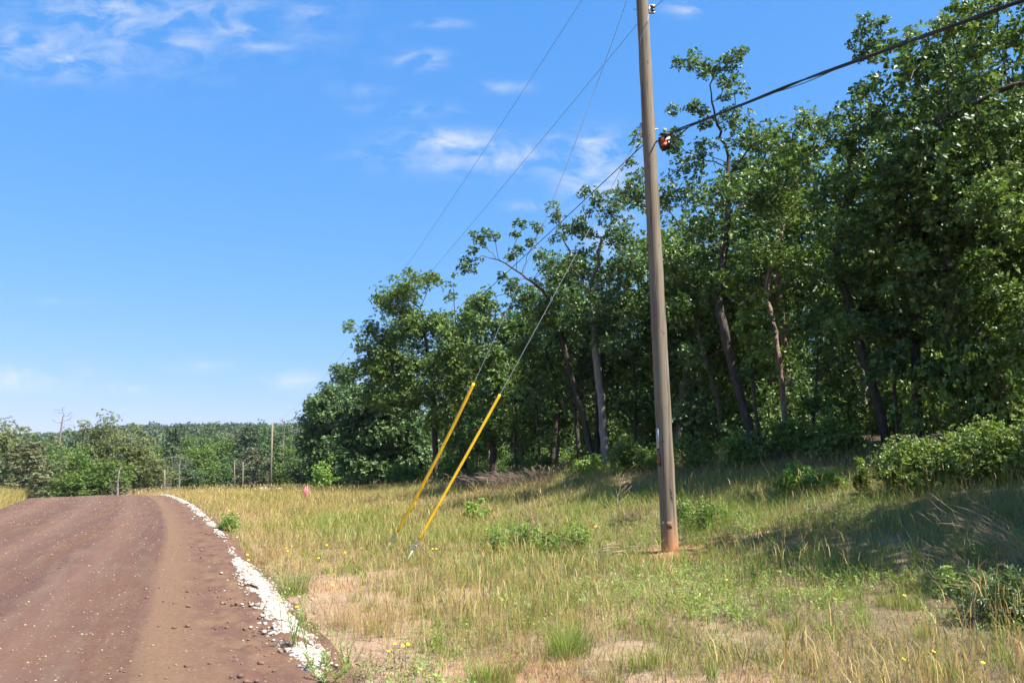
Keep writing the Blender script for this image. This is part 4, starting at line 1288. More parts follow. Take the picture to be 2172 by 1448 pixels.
# ------------------------------------------------------------------ far trees beyond the road's crest
def far_proto(kind, seed):
    r = np.random.default_rng(seed)
    base = np.zeros(3)
    if kind == 'round':
        pts = dome_pts(10, 3.6, r, 150, .12); lf, bk = 'far_olive', 'bark_grey'
    elif kind == 'tall':
        a = dome_pts(10, 2.6, r, 90, .1); b = dome_pts(7, 2.8, r, 60, .1) + np.array([1.2, 0, 0]); pts = np.vstack([a, b]); lf, bk = 'far_olive', 'bark_grey'
    elif kind == 'bright':
        pts = dome_pts(10, 3.4, r, 150, .08); lf, bk = 'far_green', 'bark'
    elif kind == 'dark':
        pts = dome_pts(10, 3.2, r, 150, .1); lf, bk = 'oak_blue', 'bark'
    elif kind == 'pine':
        pts = []
        for z in np.arange(3, 10, .75):
            rad = 2.5 * (1 - (z - 3) / 8.2) ** .8 + .25
            for a in np.arange(0, 6.28, 6.28 / 6) + r.uniform(0, 1):
                q = rad * r.uniform(.5, 1.05)
                pts.append((q * math.cos(a), q * math.sin(a), z + r.uniform(-.3, .3)))
        pts = np.array(pts); lf, bk = 'far_pine', 'bark'
    else:  # juniper with drooping grey-green sprays
        pts = []
        for z in np.arange(.8, 10, .6):
            rad = 3.5 * math.sin(min(1, (10.4 - z) / 4.5) * 1.5) + .3
            for a in np.arange(0, 6.28, 6.28 / 8) + r.uniform(0, 1):
                q = rad * r.uniform(.4, 1.05)
                pts.append((q * math.cos(a), q * math.sin(a), z + r.uniform(-.3, .3)))
        pts = np.array(pts); lf, bk = 'far_juniper', 'bark'
    tr = [base, base + (r.normal(0, .2), r.normal(0, .2), 3), base + (r.normal(0, .5), r.normal(0, .5), 7.4)]
    return dict(trunk=tr, R=.2, pts=pts, leafm=M[lf], barkm=M[bk], seed=seed, D=.55, kill=.8, crad=.85 if kind not in ('pine', 'juniper') else .62,
                n_ros=17, per=6, L=.26, W=.17, branch_from=.3, rtip=.02, k=5, flat=.7 if kind != 'juniper' else .45)

FG = 'trees beyond the end of the road'
far_list = [
    (10, 890, 104, 130, 'round', 'pale olive tree at the far left edge, beyond the road'),
    (62, 936, 82, 150, 'juniper', 'drooping grey-green juniper standing in front at the far left'),
    (118, 930, 112, 80, 'round', 'olive tree whose top shows right of the drooping juniper, before the dead pine'),
    (215, 877, 98, 110, 'round', 'tallest olive tree left of the wooded hill, rising above the road'),
    (158, 940, 92, 90, 'bright', 'bright green leafy tree between the juniper and the tallest olive tree'),
    (292, 911, 96, 118, 'round', 'broad rounded olive tree just right of the tallest one'),
    (232, 968, 84, 90, 'bright', 'small green tree low in front of the tallest olive tree'),
    (318, 962, 100, 80, 'round', 'low olive tree at the right foot of the broad rounded one'),
    (172, 985, 83, 80, 'bright', 'low leafy tree on the road edge right of the juniper'),
    (95, 945, 100, 110, 'dark', 'dark tree in the gap behind the juniper'),
    (372, 899, 140, 62, 'pine', 'dark pine rising behind the bare grey tree'),
    (428, 930, 125, 90, 'bright', 'bright green rounded tree right of the dark pine'),
    (400, 978, 116, 70, 'dark', 'dark low tree behind the bare grey tree'),
    (475, 925, 150, 90, 'bright', 'light green tree behind the two thin distant poles'),
    (530, 902, 150, 86, 'pine', 'dark green pine left of the wooden pole by the rubble'),
    (492, 960, 140, 85, 'dark', 'dark green tree standing right behind the thin pair of poles'),
    (540, 948, 132, 86, 'juniper', 'grey-green drooping tree between the pair of poles and the taller pole'),
    (452, 985, 128, 70, 'dark', 'low dark tree left of the pair of thin poles'),
    (600, 908, 128, 90, 'dark', 'dark green tree just right of the wooden pole by the rubble'),
    (622, 930, 106, 56, 'bright', 'narrow pointed green tree beside the treeline end'),
    (645, 950, 96, 80, 'dark', 'dark tree tucked against the left end of the treeline'),
    (600, 990, 118, 60, 'round', 'low olive tree behind the foot of the wooden pole by the rubble'),
    (345, 925, 175, 80, 'bright', 'pale green tree top showing below the hill, left of the dark pine'),
    (450, 908, 215, 70, 'dark', 'distant dark tree top below the hill, right of the dark pine'),
    (505, 908, 230, 70, 'round', 'distant olive tree top under the middle of the hill'),
    (565, 905, 205, 75, 'dark', 'distant dark tree top behind the wooden pole by the rubble'),
    (640, 905, 180, 70, 'dark', 'distant dark tree top meeting the treeline at its left end'),
    (400, 915, 235, 60, 'bright', 'distant light green tree top just right of the dark pine tip'),
    (-70, 900, 96, 140, 'round', 'olive tree just beyond the left side of the view'),
    (-30, 960, 84, 120, 'dark', 'dark tree just beyond the left side of the view'),
]
fp = {}
rf = np.random.default_rng(5)
for (px, top, Y, wpx, kind, label) in far_list:
    t = P(px, top, Y)
    b = np.array([t[0], t[1], G(t[0], t[1])])
    Hh = t[2] - b[2]
    key = (kind, rf.integers(2) if kind in ('round', 'bright', 'dark') else 0)
    wid = wpx * Y / FPX
    w0 = {'round': 7.8, 'tall': 8.0, 'bright': 7.4, 'dark': 7.0, 'pine': 5.2, 'juniper': 7.2}[kind]
    sx = max(.7, min(wid / w0, 1.6)); sz = Hh / 10.4
    if key not in fp:
        a = far_proto(kind, 300 + len(fp) * 7)
        root = make_tree('juniper_tree' if kind == 'juniper' else 'pine_tree' if kind == 'pine' else 'oak_tree' if kind == 'dark' else 'broadleaf_tree', label, 'tree', FG, **a)
        fp[key] = root
        root.location = b; root.rotation_euler = (0, 0, rf.uniform(0, 6)); root.scale = (sx, sx, sz)
    else:
        copy_tree(fp[key], b, rf.uniform(0, 6), (sx, sx, sz), label, FG)

def bare_tree(name, label, px, top, Y, H_extra, spread, seed, R=.16, npts=40, z0=.45, rtip=.024):
    r = np.random.default_rng(seed)
    t = P(px, top, Y)
    b = np.array([t[0], t[1], G(t[0], t[1])])
    Hh = t[2] - b[2]
    n = npts
    z = Hh * (z0 + (1 - z0) * r.random(n))
    a = r.random(n) * 6.28
    q = spread * (.35 + .65 * r.random(n))
    pts = b + np.stack([q * np.cos(a), q * np.sin(a), z], -1)
    tr = [b, b + (0.1, 0, Hh * .3), b + (-.1, 0, Hh * .6), b + (.05, 0, Hh * .9)]
    root = thing(name, b, label, 'tree', FG)
    tr = np.array(tr) - b; tr[0, 2] -= .2
    pos, par = grow(tr, pts - b, .4, .5, r, .4, wob=.25)
    link('trunk', branch_mesh('trunk', pos, par, R, rtip, 5), M['deadwood'], root)
bare_tree('dead_pine', 'bare dead pine rising over the treetops left of the tallest olive tree', 134, 864, 118, 0, 2.2, 61, .17, 40, .5, .02)
bare_tree('dead_tree', 'bare grey twiggy tree standing under the dark pine', 383, 962, 112, 0, 2.4, 62, .12, 260, .35, .012)
bare_tree('dead_tree', 'leafless grey tree top poking out beside the treeline end, left one', 604, 886, 122, 0, 1.6, 63, .13, 30, .6)
bare_tree('dead_tree', 'leafless grey tree top poking out beside the treeline end, right one', 636, 880, 112, 0, 1.8, 64, .13, 34, .6)
bare_tree('dead_tree', 'short pale broken snag standing where the road meets the trees', 252, 992, 81, 0, 1.2, 65, .13, 60, .3, .012)

def hill_woods():
    r = np.random.default_rng(9)
    n = 5200
    Yc = r.uniform(300, 980, n) ; a = r.uniform(-.78, .15, n)
    X = a * Yc
    Z = gz(X, Yc)
    H = r.uniform(7.5, 12.5, n) * (1 + .15 * (r.random(n) < .06))
    per = 46
    dv = nrm(r.normal(size=(n, per, 3)))
    dv[..., 2] = np.abs(dv[..., 2]) * 1.1 - .35
    rad = (r.uniform(2.4, 4.2, n)[:, None, None]) * (.75 + .35 * r.random((n, per, 1)))
    tall = r.random(n) < .4
    vs = np.where(tall, .95, .75)[:, None]
    pos = np.stack([X, Yc, Z + H * .62], -1)[:, None] + dv * rad * np.array([1, 1, 1.1])
    pos[..., 2] += (dv[..., 2] * H[:, None] * .18 * vs)
    pos = pos.reshape(-1, 3)
    d = nrm(r.normal(size=pos.shape)); nn = nrm(dv.reshape(-1, 3) + r.normal(size=pos.shape) * .5 + np.array([0, 0, .4]))
    L = r.uniform(1.1, 2.2, len(pos))
    V, T = leaves(pos, d, nn, L, L * .8, r=r)
    v = np.repeat(np.clip(np.where(tall, .12, .5) + r.normal(0, .16, n), 0, 1), per) + r.normal(0, .12, n * per)
    tag(link('woods', mesh_np('woods', V, None, T, False, {'v': np.repeat(np.clip(v, 0, 1), 4)}), M['hillwood']), 'distant wooded hillside closing the view beyond the road', 'woods', kind='stuff')
hill_woods()

# ------------------------------------------------------------------ shrubs
def make_bush(name, label, cat, group, b, w, h, leafm, seed, n=26, L=.06, W=.035, n_ros=14, stemm='stem', flat=.8, sparse=1.0):
    r = np.random.default_rng(seed)
    root = thing(name, b, label, cat, group)
    v = nrm(r.normal(size=(n, 3))); v[:, 2] = np.abs(v[:, 2])
    rr = r.random(n) ** .5
    pts = v * rr[:, None] * np.array([w / 2, w / 2 * .8, h * .85]) + np.array([0, 0, h * .12])
    mb = MB()
    for p in pts[: min(n, 22)]:
        mid = p * np.array([.4, .4, .55]) + r.normal(0, .02, 3)
        mb.tube([np.array([p[0] * .12, p[1] * .12, -.05]) + parent_loc(root), mid + parent_loc(root), p + parent_loc(root)], [.008 + h * .006, .006 + h * .003, .003], 5)
    mb.build('stem', M[stemm], root)
    V, T, vv = clump_foliage(pts, min(w, h) * .2 * sparse * (.7 + .6 * r.random(n)), n_ros, 6, L, W, r, flat=flat)
    zmin = -.02
    V[:, 2] = np.maximum(V[:, 2], zmin + .04 * r.random(len(V)))
    link('foliage', mesh_np('foliage', V, None, T, False, {'v': vv}), leafm, root)
    return root

SG = 'bushes along the foot of the treeline'
def px_bush(name, label, px, py, wpx, hpx, mat, seed, group=SG, cat='bush', Y=None, **kw):
    b = hit(px, py) if Y is None else P(px, py, Y)
    b[2] = G(b[0], b[1])
    sc = b[1] / FPX
    return make_bush(name, label, cat, group, b, wpx * sc, hpx * sc, M[mat], seed, **kw)

px_bush('bush', 'small bright green bush alone in the grass right of the yellow guards', 1012, 1106, 62, 46, 'shrub_bright', 401, 'low plants in the field', L=.07, W=.045)
for k, (px, py, w, h, lab) in enumerate([
        (1055, 1172, 80, 52, 'leftmost feathery green weed clump below the lone bright bush'),
        (1110, 1165, 90, 60, 'wide feathery green weed clump between the lone bush and the pole'),
        (1165, 1172, 80, 50, 'feathery green weed clump in the middle of the weedy patch'),
        (1228, 1165, 60, 52, 'small feathery weed clump nearest the dead arching grass')]):
    px_bush('weed_clump', lab, px, py, w, h, 'weed', 410 + k, 'low plants in the field', 'weeds', L=.05, W=.018, n=30, n_ros=12)
px_bush('weed_clump', 'soft green weed clump just right of the pole in the tree shade', 1500, 1118, 110, 62, 'shrub', 420, 'low plants in the field', 'weeds', L=.05, W=.02, n=44, n_ros=16)
px_bush('weed_clump', 'narrow green weed clump hard against the right side of the pole', 1452, 1112, 50, 50, 'shrub', 421, 'low plants in the field', 'weeds', L=.05, W=.02, n=24, n_ros=14)
px_bush('weed_clump', 'dark green weed growing out of the gravel strip far down the road edge', 484, 1128, 42, 42, 'weed', 422, 'low plants in the field', 'weeds', L=.06, W=.025, n=26)
px_bush('bush', 'light yellow-green sapling bush at the foot of the treeline by the pink stake', 684, 1040, 64, 78, 'shrub_bright', 423, Y=72, L=.16, W=.1)
px_bush('bush', 'brightest broad-leaved bush in the shade gap right of the pole', 1688, 1046, 84, 62, 'shrub_bright', 424, L=.1, W=.06, n=30)
px_bush('bush', 'smaller bright broad-leaved bush next to the brightest one', 1765, 1040, 64, 44, 'shrub_bright', 425, L=.09, W=.055, n=20)
px_bush('bush', 'slim upright leafy sprout between the bright bush and the brambles', 1826, 1048, 34, 82, 'shrub', 426, L=.07, W=.035, n=16, sparse=.7)
px_bush('bramble', 'big light green bramble thicket in front of the grey-footed trunk', 1955, 1050, 200, 108, 'shrub', 427, Y=15.6, L=.052, W=.03, n=120, n_ros=24, sparse=1.05)
px_bush('bramble', 'largest bramble thicket filling the shade near the right edge', 2085, 1052, 220, 122, 'shrub', 428, Y=15.2, L=.052, W=.03, n=130, n_ros=24, sparse=1.05)
px_bush('bramble', 'bramble thicket cut by the right edge of the view', 2200, 1060, 180, 118, 'shrub', 429, Y=14.6, L=.052, W=.03, n=100, n_ros=24, sparse=1.05)
px_bush('bush', 'dark leafy bush tangled with dead twigs at the lower right', 2165, 1320, 250, 105, 'shrub_dark', 430, 'low plants in the field', L=.06, W=.014, n=80, n_ros=16, sparse=1.1)
px_bush('bush', 'low grey-green bush left of the dark bush at the lower right', 2045, 1262, 110, 60, 'weed', 431, 'low plants in the field', L=.04, W=.016, n=34, n_ros=12, stemm='drystem')
for k, (px, py, w, h, Y, mat, lab) in enumerate([
        (1245, 1010, 70, 44, 30, 'shrub_bright', 'bright leafy bush at the foot of the pale grey trunk'),
        (1150, 1008, 60, 40, 36, 'shrub', 'green bush at the wood edge left of the pale grey trunk'),
        (1100, 1012, 60, 44, 39, 'shrub', 'dull green bush at the wood edge above the dead grass heap'),
        (960, 1026, 60, 40, 48, 'shrub', 'small green bush at the foot of the tall loose-crowned oak'),
        (1330, 1008, 90, 70, 28, 'shrub', 'shaded leafy bush just left of the pole at the wood edge'),
        (1470, 1004, 110, 84, 25, 'shrub', 'sunlit leafy bush just right of the pole at the wood edge'),
        (1390, 1000, 80, 64, 27, 'shrub', 'dim bush seen on both sides of the pole at the wood edge'),
        (1580, 1010, 120, 80, 23, 'shrub', 'wide dark bush at the foot of the crooked dark trunk'),
        (1680, 990, 110, 80, 23, 'shrub', 'dark bush behind the brightest broad-leaved bush'),
        (1780, 990, 120, 90, 21.5, 'shrub', 'dark bush behind the smaller bright bush'),
        (860, 1034, 80, 50, 56, 'shrub', 'dark low bush at the wood edge right of the pink stake'),
        (770, 1036, 90, 54, 66, 'shrub', 'dark low bush between the yellow-green sapling and the tall oak')]):
    px_bush('bush', lab, px, py, w, h, mat, 440 + k, Y=Y, L=.09 if Y < 40 else .16, W=.055 if Y < 40 else .09, n=40, n_ros=16)
# understorey deeper in: a few grown, then copies
UG = 'understorey bushes deep in the woods'
UL = 'dim leafy understorey bush between the trunks deep in the woods'
up = [make_bush('bush', UL, 'bush', UG, at_us(17 + k, 14 + 9 * k), 3.0, 2.2 + .5 * k, M[('shrub', 'oak', 'oak_yel')[k]], 470 + k, n=60, L=.12, W=.075, n_ros=16, stemm='bark') for k in range(3)]
for s in np.arange(1, 85, 2.1):
    for u in (17, 21, 26, 32, 40, 47):
        if rb.random() < (.5 if u < 30 else .15): continue
        x_, y_ = xy(u, s)
        if x_ / max(float(y_), .1) > .75: continue
        sc = rb.uniform(.5, 1.0) * (1.5 if u > 30 else 1)
        copy_tree(up[rb.integers(3)], at_us(u + rb.uniform(-1.5, 1.5), s + rb.uniform(-1, 1)), rb.uniform(0, 6.28), (sc, sc, sc * rb.uniform(.8, 1.5)))

# ------------------------------------------------------------------ grass
def blades(b, head, h, w, lean, r, droop=.0):
    n = len(b)
    dirv = np.stack([np.cos(head), np.sin(head), np.zeros(n)], -1)
    fa = r.random(n) * 6.283
    side = np.stack([np.cos(fa), np.sin(fa), np.zeros(n)], -1) * (w / 2)[:, None]
    up = np.array([0, 0, 1.0])
    def at(t): return b + up * (h * (t - droop * lean * t * t * .5))[:, None] + dirv * (h * lean * t * t)[:, None]
    p1, p2 = at(np.full(n, .5)), at(np.ones(n))
    V = np.stack([b - side - up * .03, b + side - up * .03, p1 + side * .8, p1 - side * .8, p2], 1).reshape(-1, 3)
    k = np.arange(n)[:, None] * 5
    return V, k + np.array([[0, 1, 2, 3]]), k + np.array([[3, 2, 4]])

def field_points(n, r, dmin=3.6, dmax=100, e=.7):
    q = r.random(n)
    d = (dmin ** e + (dmax ** e - dmin ** e) * q) ** (1 / e)
    a = r.uniform(-.74, .78, n)
    Y = d / np.sqrt(1 + a * a); X = Y * a
    z, u, s = ground_base(X, Y)
    ustr, _ = us(X, Y)
    return X, Y, gz(X, Y), u, ustr, s, np.hypot(X, Y)

def veg(X, Y):
    return fbm(X * .45, Y * .45, 101), fbm(X * 1.4, Y * 1.4, 111), fbm(X * .18, Y * .18, 121)

def build_grass():
    r = np.random.default_rng(31)
    X, Y, Z, u, us_, s, d = field_points(760000, r)
    f1, f2, f3 = veg(X, Y)
    right = (u > .25); left = (u < -7.4)
    bare = sstep(.54, .66, fbm(X * .9, Y * .9, 41)) * sstep(6, 2.5, u)
    dens = np.clip(.42 + 1.5 * (f2 - .38), .16, 1) * (1 - .75 * bare)
    dens *= np.interp(u, [.2, .9, 1.6, 3], [.05, .25, .6, 1])
    dens = np.where(d > 14, np.maximum(dens, .55) * np.interp(u, [.2, .8], [.3, 1]), dens)
    low = np.maximum(sstep(3.2, 5.5, us_) * sstep(13, 9, d), .6 * sstep(8.5, 6, d))            # short mown-looking ground right of the pole
    dens *= 1 - .45 * low
    dens *= sstep(17, 13.5, us_)
    dens *= np.where(np.hypot(X - PB[0], (Y - PB[1] + .2)) < .55, .06, 1)
    dens = np.where(left, .8, dens)
    keep = (right | left) & (r.random(len(X)) < dens) & (s < 95)
    X, Y, Z, u, us_, s, d, f1, f2, f3, low = [a[keep] for a in (X, Y, Z, u, us_, s, d, f1, f2, f3, low)]
    n = len(X)
    h = (.08 + .27 * r.random(n) ** 1.7) * (.6 + .9 * f1) * np.interp(d, [4, 9, 18, 60], [.7, .88, 1.08, 1.25])
    h *= 1 - .60 * low
    h = np.where(u < 0, h * 1.7 + .1, h)
    w = .0032 + d * .00028
    lean = r.uniform(.1, 1.3, n)
    v = np.clip(.57 + .08 * sstep(14, 7, d) + .85 * (f1 - .5) + .5 * (f3 - .5) + r.normal(0, .24, n) - .22 * np.exp(-((u - 1.4) / 1.2) ** 2) - .24 * sstep(14, 34, d), 0, 1)
    # small lime-green clumps scattered through it
    cx, cy, cz, cu, cus, cs, cd = field_points(2600, r, 4, 40, .6)
    kc = (cu > 1.2) & (cus < 12.5) & (r.random(len(cx)) < sstep(.42, .62, fbm(cx * .7 + 20, cy * .7, 131)) + .12)
    cx, cy, cd = cx[kc], cy[kc], cd[kc]
    m_ = 34
    ca, cq = r.random((len(cx), m_)) * 6.283, np.sqrt(r.random((len(cx), m_))) * r.uniform(.04, .14, len(cx))[:, None]
    bx, by = (cx[:, None] + cq * np.cos(ca)).ravel(), (cy[:, None] + cq * np.sin(ca)).ravel()
    kk_ = len(bx)
    X, Y, Z = np.concatenate([X, bx]), np.concatenate([Y, by]), np.concatenate([Z, gz(bx, by)])
    h = np.concatenate([h, np.repeat(r.uniform(.09, .24, len(cx)), m_) * r.uniform(.5, 1.1, kk_)])
    w = np.concatenate([w, .0034 + np.repeat(cd, m_) * .00026]); lean = np.concatenate([lean, r.uniform(.1, 1.0, kk_)])
    v = np.concatenate([v, np.clip(np.repeat(r.normal(.80, .1, len(cx)), m_) + r.normal(0, .07, kk_), 0, 1)])
    n = len(X)
    V, q, t = blades(np.stack([X, Y, Z], -1), r.random(n) * 6.283, h, w, lean, r)
    tag(link('grass', mesh_np('grass', V, q, t, False, {'v': np.repeat(v, 5)}), M['grass']), 'thin green and straw coloured grass covering the roadside field', 'grass', kind='stuff')
    # tall fine stalks with pale seed heads
    X, Y, Z, u, us_, s, d = field_points(80000, r, 4.5, 90, .8)
    f1, f2, f3 = veg(X + 40, Y)
    keep = (u > .8) & (r.random(len(X)) > .75 * sstep(4.5, 7, us_)) & (us_ < 12.5) & (s < 92) & (f1 > .42) & (r.random(len(X)) < .9 * sstep(.4, .6, f1) * (1 - .7 * sstep(4.5, 6.5, us_) * sstep(14, 9, d)))
    X, Y, Z, d = [a[keep] for a in (X, Y, Z, d)]
    n = len(X)
    h = r.uniform(.35, .7, n)
    V, q, t = blades(np.stack([X, Y, Z], -1), r.random(n) * 6.283, h, .002 + d * .0002, r.uniform(.05, .5, n), r)
    hd = r.random(n) * 6.28
    tips = V.reshape(-1, 5, 3)[:, 4]
    V2, q2, t2 = blades(tips - np.array([0, 0, .03]), hd, r.uniform(.06, .14, n), .006 + d * .0004, r.uniform(.2, 1.2, n), r)
    VV = np.vstack([V, V2]); qq = np.vstack([q, q2 + len(V)]); tt = np.vstack([t, t2 + len(V)])
    v = np.clip(np.repeat(r.normal(.22, .15, n), 5), 0, 1)
    tag(link('seed_grass', mesh_np('seed_grass', VV, qq, tt, False, {'v': np.concatenate([v, v])}), M['grass']), 'tall thin pale grass stalks gone to seed across the field', 'grass', kind='stuff')
    # flattened dead grass and litter
    X, Y, Z, u, us_, s, d = field_points(300000, r, 3.6, 60, .55)
    f1, f2, f3 = veg(X + 9, Y + 5)
    bank = np.exp(-((us_ - 10.5) / 2.2) ** 2)
    p = (.25 + .75 * sstep(.36, .6, f2)) * np.clip(.35 + .9 * sstep(2.5, 5, us_) + .3 * sstep(9, 6, d) + .5 * bank + .25 * sstep(3, 1, u), 0, 1)
    keep = (u > .3) & (us_ < 15) & (r.random(len(X)) < p) & (np.hypot(X - PB[0], Y - PB[1]) > .5)
    X, Y, Z, us_, d, bank = [a[keep] for a in (X, Y, Z, us_, d, bank)]
    n = len(X)
    h = r.uniform(.03, .13, n) * (1 + 1.2 * bank * (r.random(n) < .4))
    V, q, t = blades(np.stack([X, Y, Z], -1), r.random(n) * 6.283, h, .003 + d * .0003, r.uniform(.5, 3.2, n), r, .25)
    v = np.clip(r.normal(.42, .25, n), 0, 1)
    tag(link('dead_grass', mesh_np('dead_grass', V, q, t, False, {'v': np.repeat(v, 5)}), M['dead']), 'flattened brown dead grass and litter over the field', 'grass', kind='stuff')
    # low leafy weeds
    X, Y, Z, u, us_, s, d = field_points(85000, r, 3.6, 45, .6)
    f1, f2, f3 = veg(X + 70, Y + 30)
    p = sstep(.42, .62, f1) * sstep(.35, .6, f2) * np.interp(us_, [.5, 3, 6, 13, 15], [.35, .55, 1, .8, .3])
    keep = (u > .35) & (us_ < 15.5) & (r.random(len(X)) < p) & (np.hypot(X - PB[0], Y - PB[1]) > .6)
    X, Y, Z, d = [a[keep] for a in (X, Y, Z, d)]
    n = len(X); per = 10
    hh = r.uniform(.05, .2, n)
    tt_ = r.random((n, per))
    ang = r.random((n, per)) * 6.283
    pos = np.stack([X[:, None] + .025 * np.cos(ang), Y[:, None] + .025 * np.sin(ang), Z[:, None] + hh[:, None] * tt_ + .01], -1).reshape(-1, 3)
    dd = nrm(np.stack([np.cos(ang), np.sin(ang), r.uniform(.1, 1.0, (n, per))], -1)).reshape(-1, 3)
    nn = nrm(np.array([0, 0, 1.0]) + r.normal(size=dd.shape) * .4)
    L = np.repeat(r.uniform(.02, .046, n) * (1 + d * .012), per) * r.uniform(.6, 1.2, n * per)
    V, T = leaves(pos, dd, nn, L, L * np.repeat(r.uniform(.25, .5, n), per), r=r)
    v = np.clip(np.repeat(r.normal(.5, .22, n), per) + r.normal(0, .12, n * per), 0, 1)
    tag(link('weeds', mesh_np('weeds', V, None, T, False, {'v': np.repeat(v, 4)}), M['weed']), 'low leafy weeds growing through the grass', 'weeds', kind='stuff')
build_grass()

def tuft(label, px, py, wpx, hpx, seed, n=150, v0=.85, name='grass_tuft', mat='grass', lean=(.15, .8), wd=.005):
    n = int(n * 1.8); wd = wd * .62
    b = hit(px, py); sc = b[1] / FPX
    r = np.random.default_rng(seed)
    w, h = wpx * sc, hpx * sc
    a = r.random(n) * 6.283; q = r.random(n) ** .7 * w * .42
    p = np.stack([q * np.cos(a), q * np.sin(a), np.zeros(n)], -1)
    V, qd, t = blades(p, a + r.normal(0, .5, n), h * r.uniform(.5, 1.08, n), np.full(n, wd), r.uniform(*lean, n), r)
    o = link(name, mesh_np(name, V, qd, t, False, {'v': np.repeat(np.clip(r.normal(v0, .1, n), 0, 1), 5)}), M[mat])
    o.location = b
    tag(o, label, 'grass tuft', 'single grass tufts in the field')
tuft('thick bright green grass tuft low in the middle of the foreground', 1208, 1392, 110, 80, 501, 260)
tuft('bright green grass tuft cut by the bottom edge of the view', 1040, 1452, 120, 62, 502, 240)
tuft('yellow-green grass tuft below the two guy anchors', 888, 1262, 110, 44, 503, 200, .72)
tuft('soft green grass tuft right of the white gravel', 622, 1262, 70, 70, 504, 220, .78)
tuft('green grass tuft right of the centre of the foreground', 1110, 1330, 90, 60, 505, 130, .72)
tuft('grass tuft on the pale sand at the bottom, right of the bright pair', 1372, 1420, 80, 50, 506, 110, .8)
tuft('green grass tuft near the right edge of the foreground', 1905, 1290, 110, 50, 507, 140, .75)
tuft('straw coloured grass tuft standing beside the white gravel', 800, 1345, 120, 80, 508, 160, .08, wd=.004)
tuft('orange-brown dry grass tuft on the bare sand near the gravel', 720, 1330, 100, 70, 509, 140, .05, wd=.004)
tuft('dry straw tuft growing at the gravel bend further up the road edge', 560, 1195, 80, 60, 510, 150, .1)
tuft('green tuft at the very bottom right of the view', 2010, 1440, 110, 46, 511, 130, .8)
tuft('upright pale reed-like tuft in front of the brambles', 2003, 1062, 30, 60, 512, 30, .6, lean=(.05, .3), wd=.012)

# dead arching grass plumes, heaps of dead stems and twig piles
def stalks(name, label, cat, px, py, n, hpx, wpx, seed, lean=(.4, 1.4), mat='drystem', head=None, branchy=False, r0=.0035, group='dead stalks and twigs'):
    b = hit(px, py); sc = b[1] / FPX
    r = np.random.default_rng(seed)
    m = MB()
    for k in range(n):
        a = (head if head is not None else r.uniform(0, 6.28)) + r.normal(0, .6 if head is not None else 0)
        h = hpx * sc * r.uniform(.55, 1.0); le = r.uniform(*lean)
        st = b + np.array([r.normal(0, wpx * sc * .2), r.normal(0, wpx * sc * .12), -.02])
        t = np.linspace(0, 1, 8)
        bend = np.stack([math.cos(a) * h * le * t ** 2.0, math.sin(a) * h * le * t ** 2.0 * .6, h * (t - .28 * le * t ** 3)], -1)
        wob = r.normal(0, h * .012, (8, 3)); wob[0] = 0
        pts = st + bend + wob
        m.tube(pts, np.linspace(r0, r0 * .45, 8), 5)
        if branchy:
            for _ in range(branchy):
                i = r.integers(3, 8); aa = a + r.normal(0, .9); l_ = h * r.uniform(.12, .3)
                e = pts[i] + np.array([math.cos(aa) * l_ * .8, math.sin(aa) * l_ * .5, l_ * .6])
                m.tube([pts[i], (pts[i] + e) / 2 + r.normal(0, .01, 3), e], [r0 * .6, r0 * .5, r0 * .3], 4)
        else:
            m.tube(pts[-3:] , [r0 * .8, r0 * 1.9, r0 * .6], 5)
    o = m.build(name, M[mat])
    o.data.transform(__import__('mathutils').Matrix.Translation(Vector(-b)))
    o.location = b
    tag(o, label, cat, group)
stalks('dead_grass_plume', 'pale dead grass plume arching over in front of the pole shade', 'dry grass', 1255, 1205, 16, 75, 60, 521, (.6, 1.4), head=.3)
stalks('dead_grass_plume', 'small arching dead grass plume just left of the pole foot', 'dry grass', 1330, 1185, 7, 50, 40, 522, (.6, 1.4), head=.2)
stalks('dead_weed', 'tall thin dead weed with a feathered top left of the pole', 'dead weed', 1304, 1172, 1, 168, 4, 523, (.12, .18), head=0.1, branchy=16, r0=.006)
stalks('dead_weed', 'short branching dead weed against the left side of the pole', 'dead weed', 1385, 1160, 2, 95, 16, 524, (.1, .3), branchy=7)
stalks('grass_stalk', 'single curved straw stalk in the middle of the foreground', 'dry grass', 952, 1345, 2, 85, 10, 525, (.4, .6), head=.2, r0=.003)
stalks('grass_stalk', 'pale curved stalk below the single curved straw one', 'dry grass', 1065, 1362, 2, 60, 10, 526, (.5, .8), head=.1, r0=.003)
stalks('grass_stalk', 'bent pale stalk beside the yellow flowers at the bottom', 'dry grass', 895, 1385, 2, 50, 10, 527, (.3, .7), head=.3, r0=.003)
stalks('grass_stalk', 'thin straw stalk standing on the sand right of the gravel', 'dry grass', 672, 1330, 3, 95, 30, 528, (.3, .7), head=2.6, r0=.0028)
stalks('dead_weed', 'long thin dark stem standing in the right foreground', 'dead weed', 2075, 1395, 1, 240, 4, 529, (-.25, -.2), head=0, branchy=2, mat='deadwood')
stalks('grass_stalk', 'single pale straight stem left of the long dark one', 'dry grass', 2018, 1420, 1, 150, 4, 530, (-.15, -.1), head=0, mat='drystem')
stalks('twig_heap', 'spray of bare dead twigs fanning left over the dark shade at the right edge', 'twigs', 2165, 1215, 22, 190, 90, 531, (.6, 1.3), mat='drystem', head=3.0, branchy=3, r0=.0032)
stalks('twig_heap', 'thin dead twigs sticking out of the low grey-green bush', 'twigs', 2050, 1225, 14, 95, 90, 532, (.4, 1.3), mat='drystem', head=2.9, branchy=3, r0=.0026)
stalks('twig_heap', 'dead stems poking from the dark bush at the lower right', 'twigs', 2140, 1310, 14, 130, 110, 533, (.5, 1.4), mat='drystem', head=2.8, branchy=2, r0=.004)
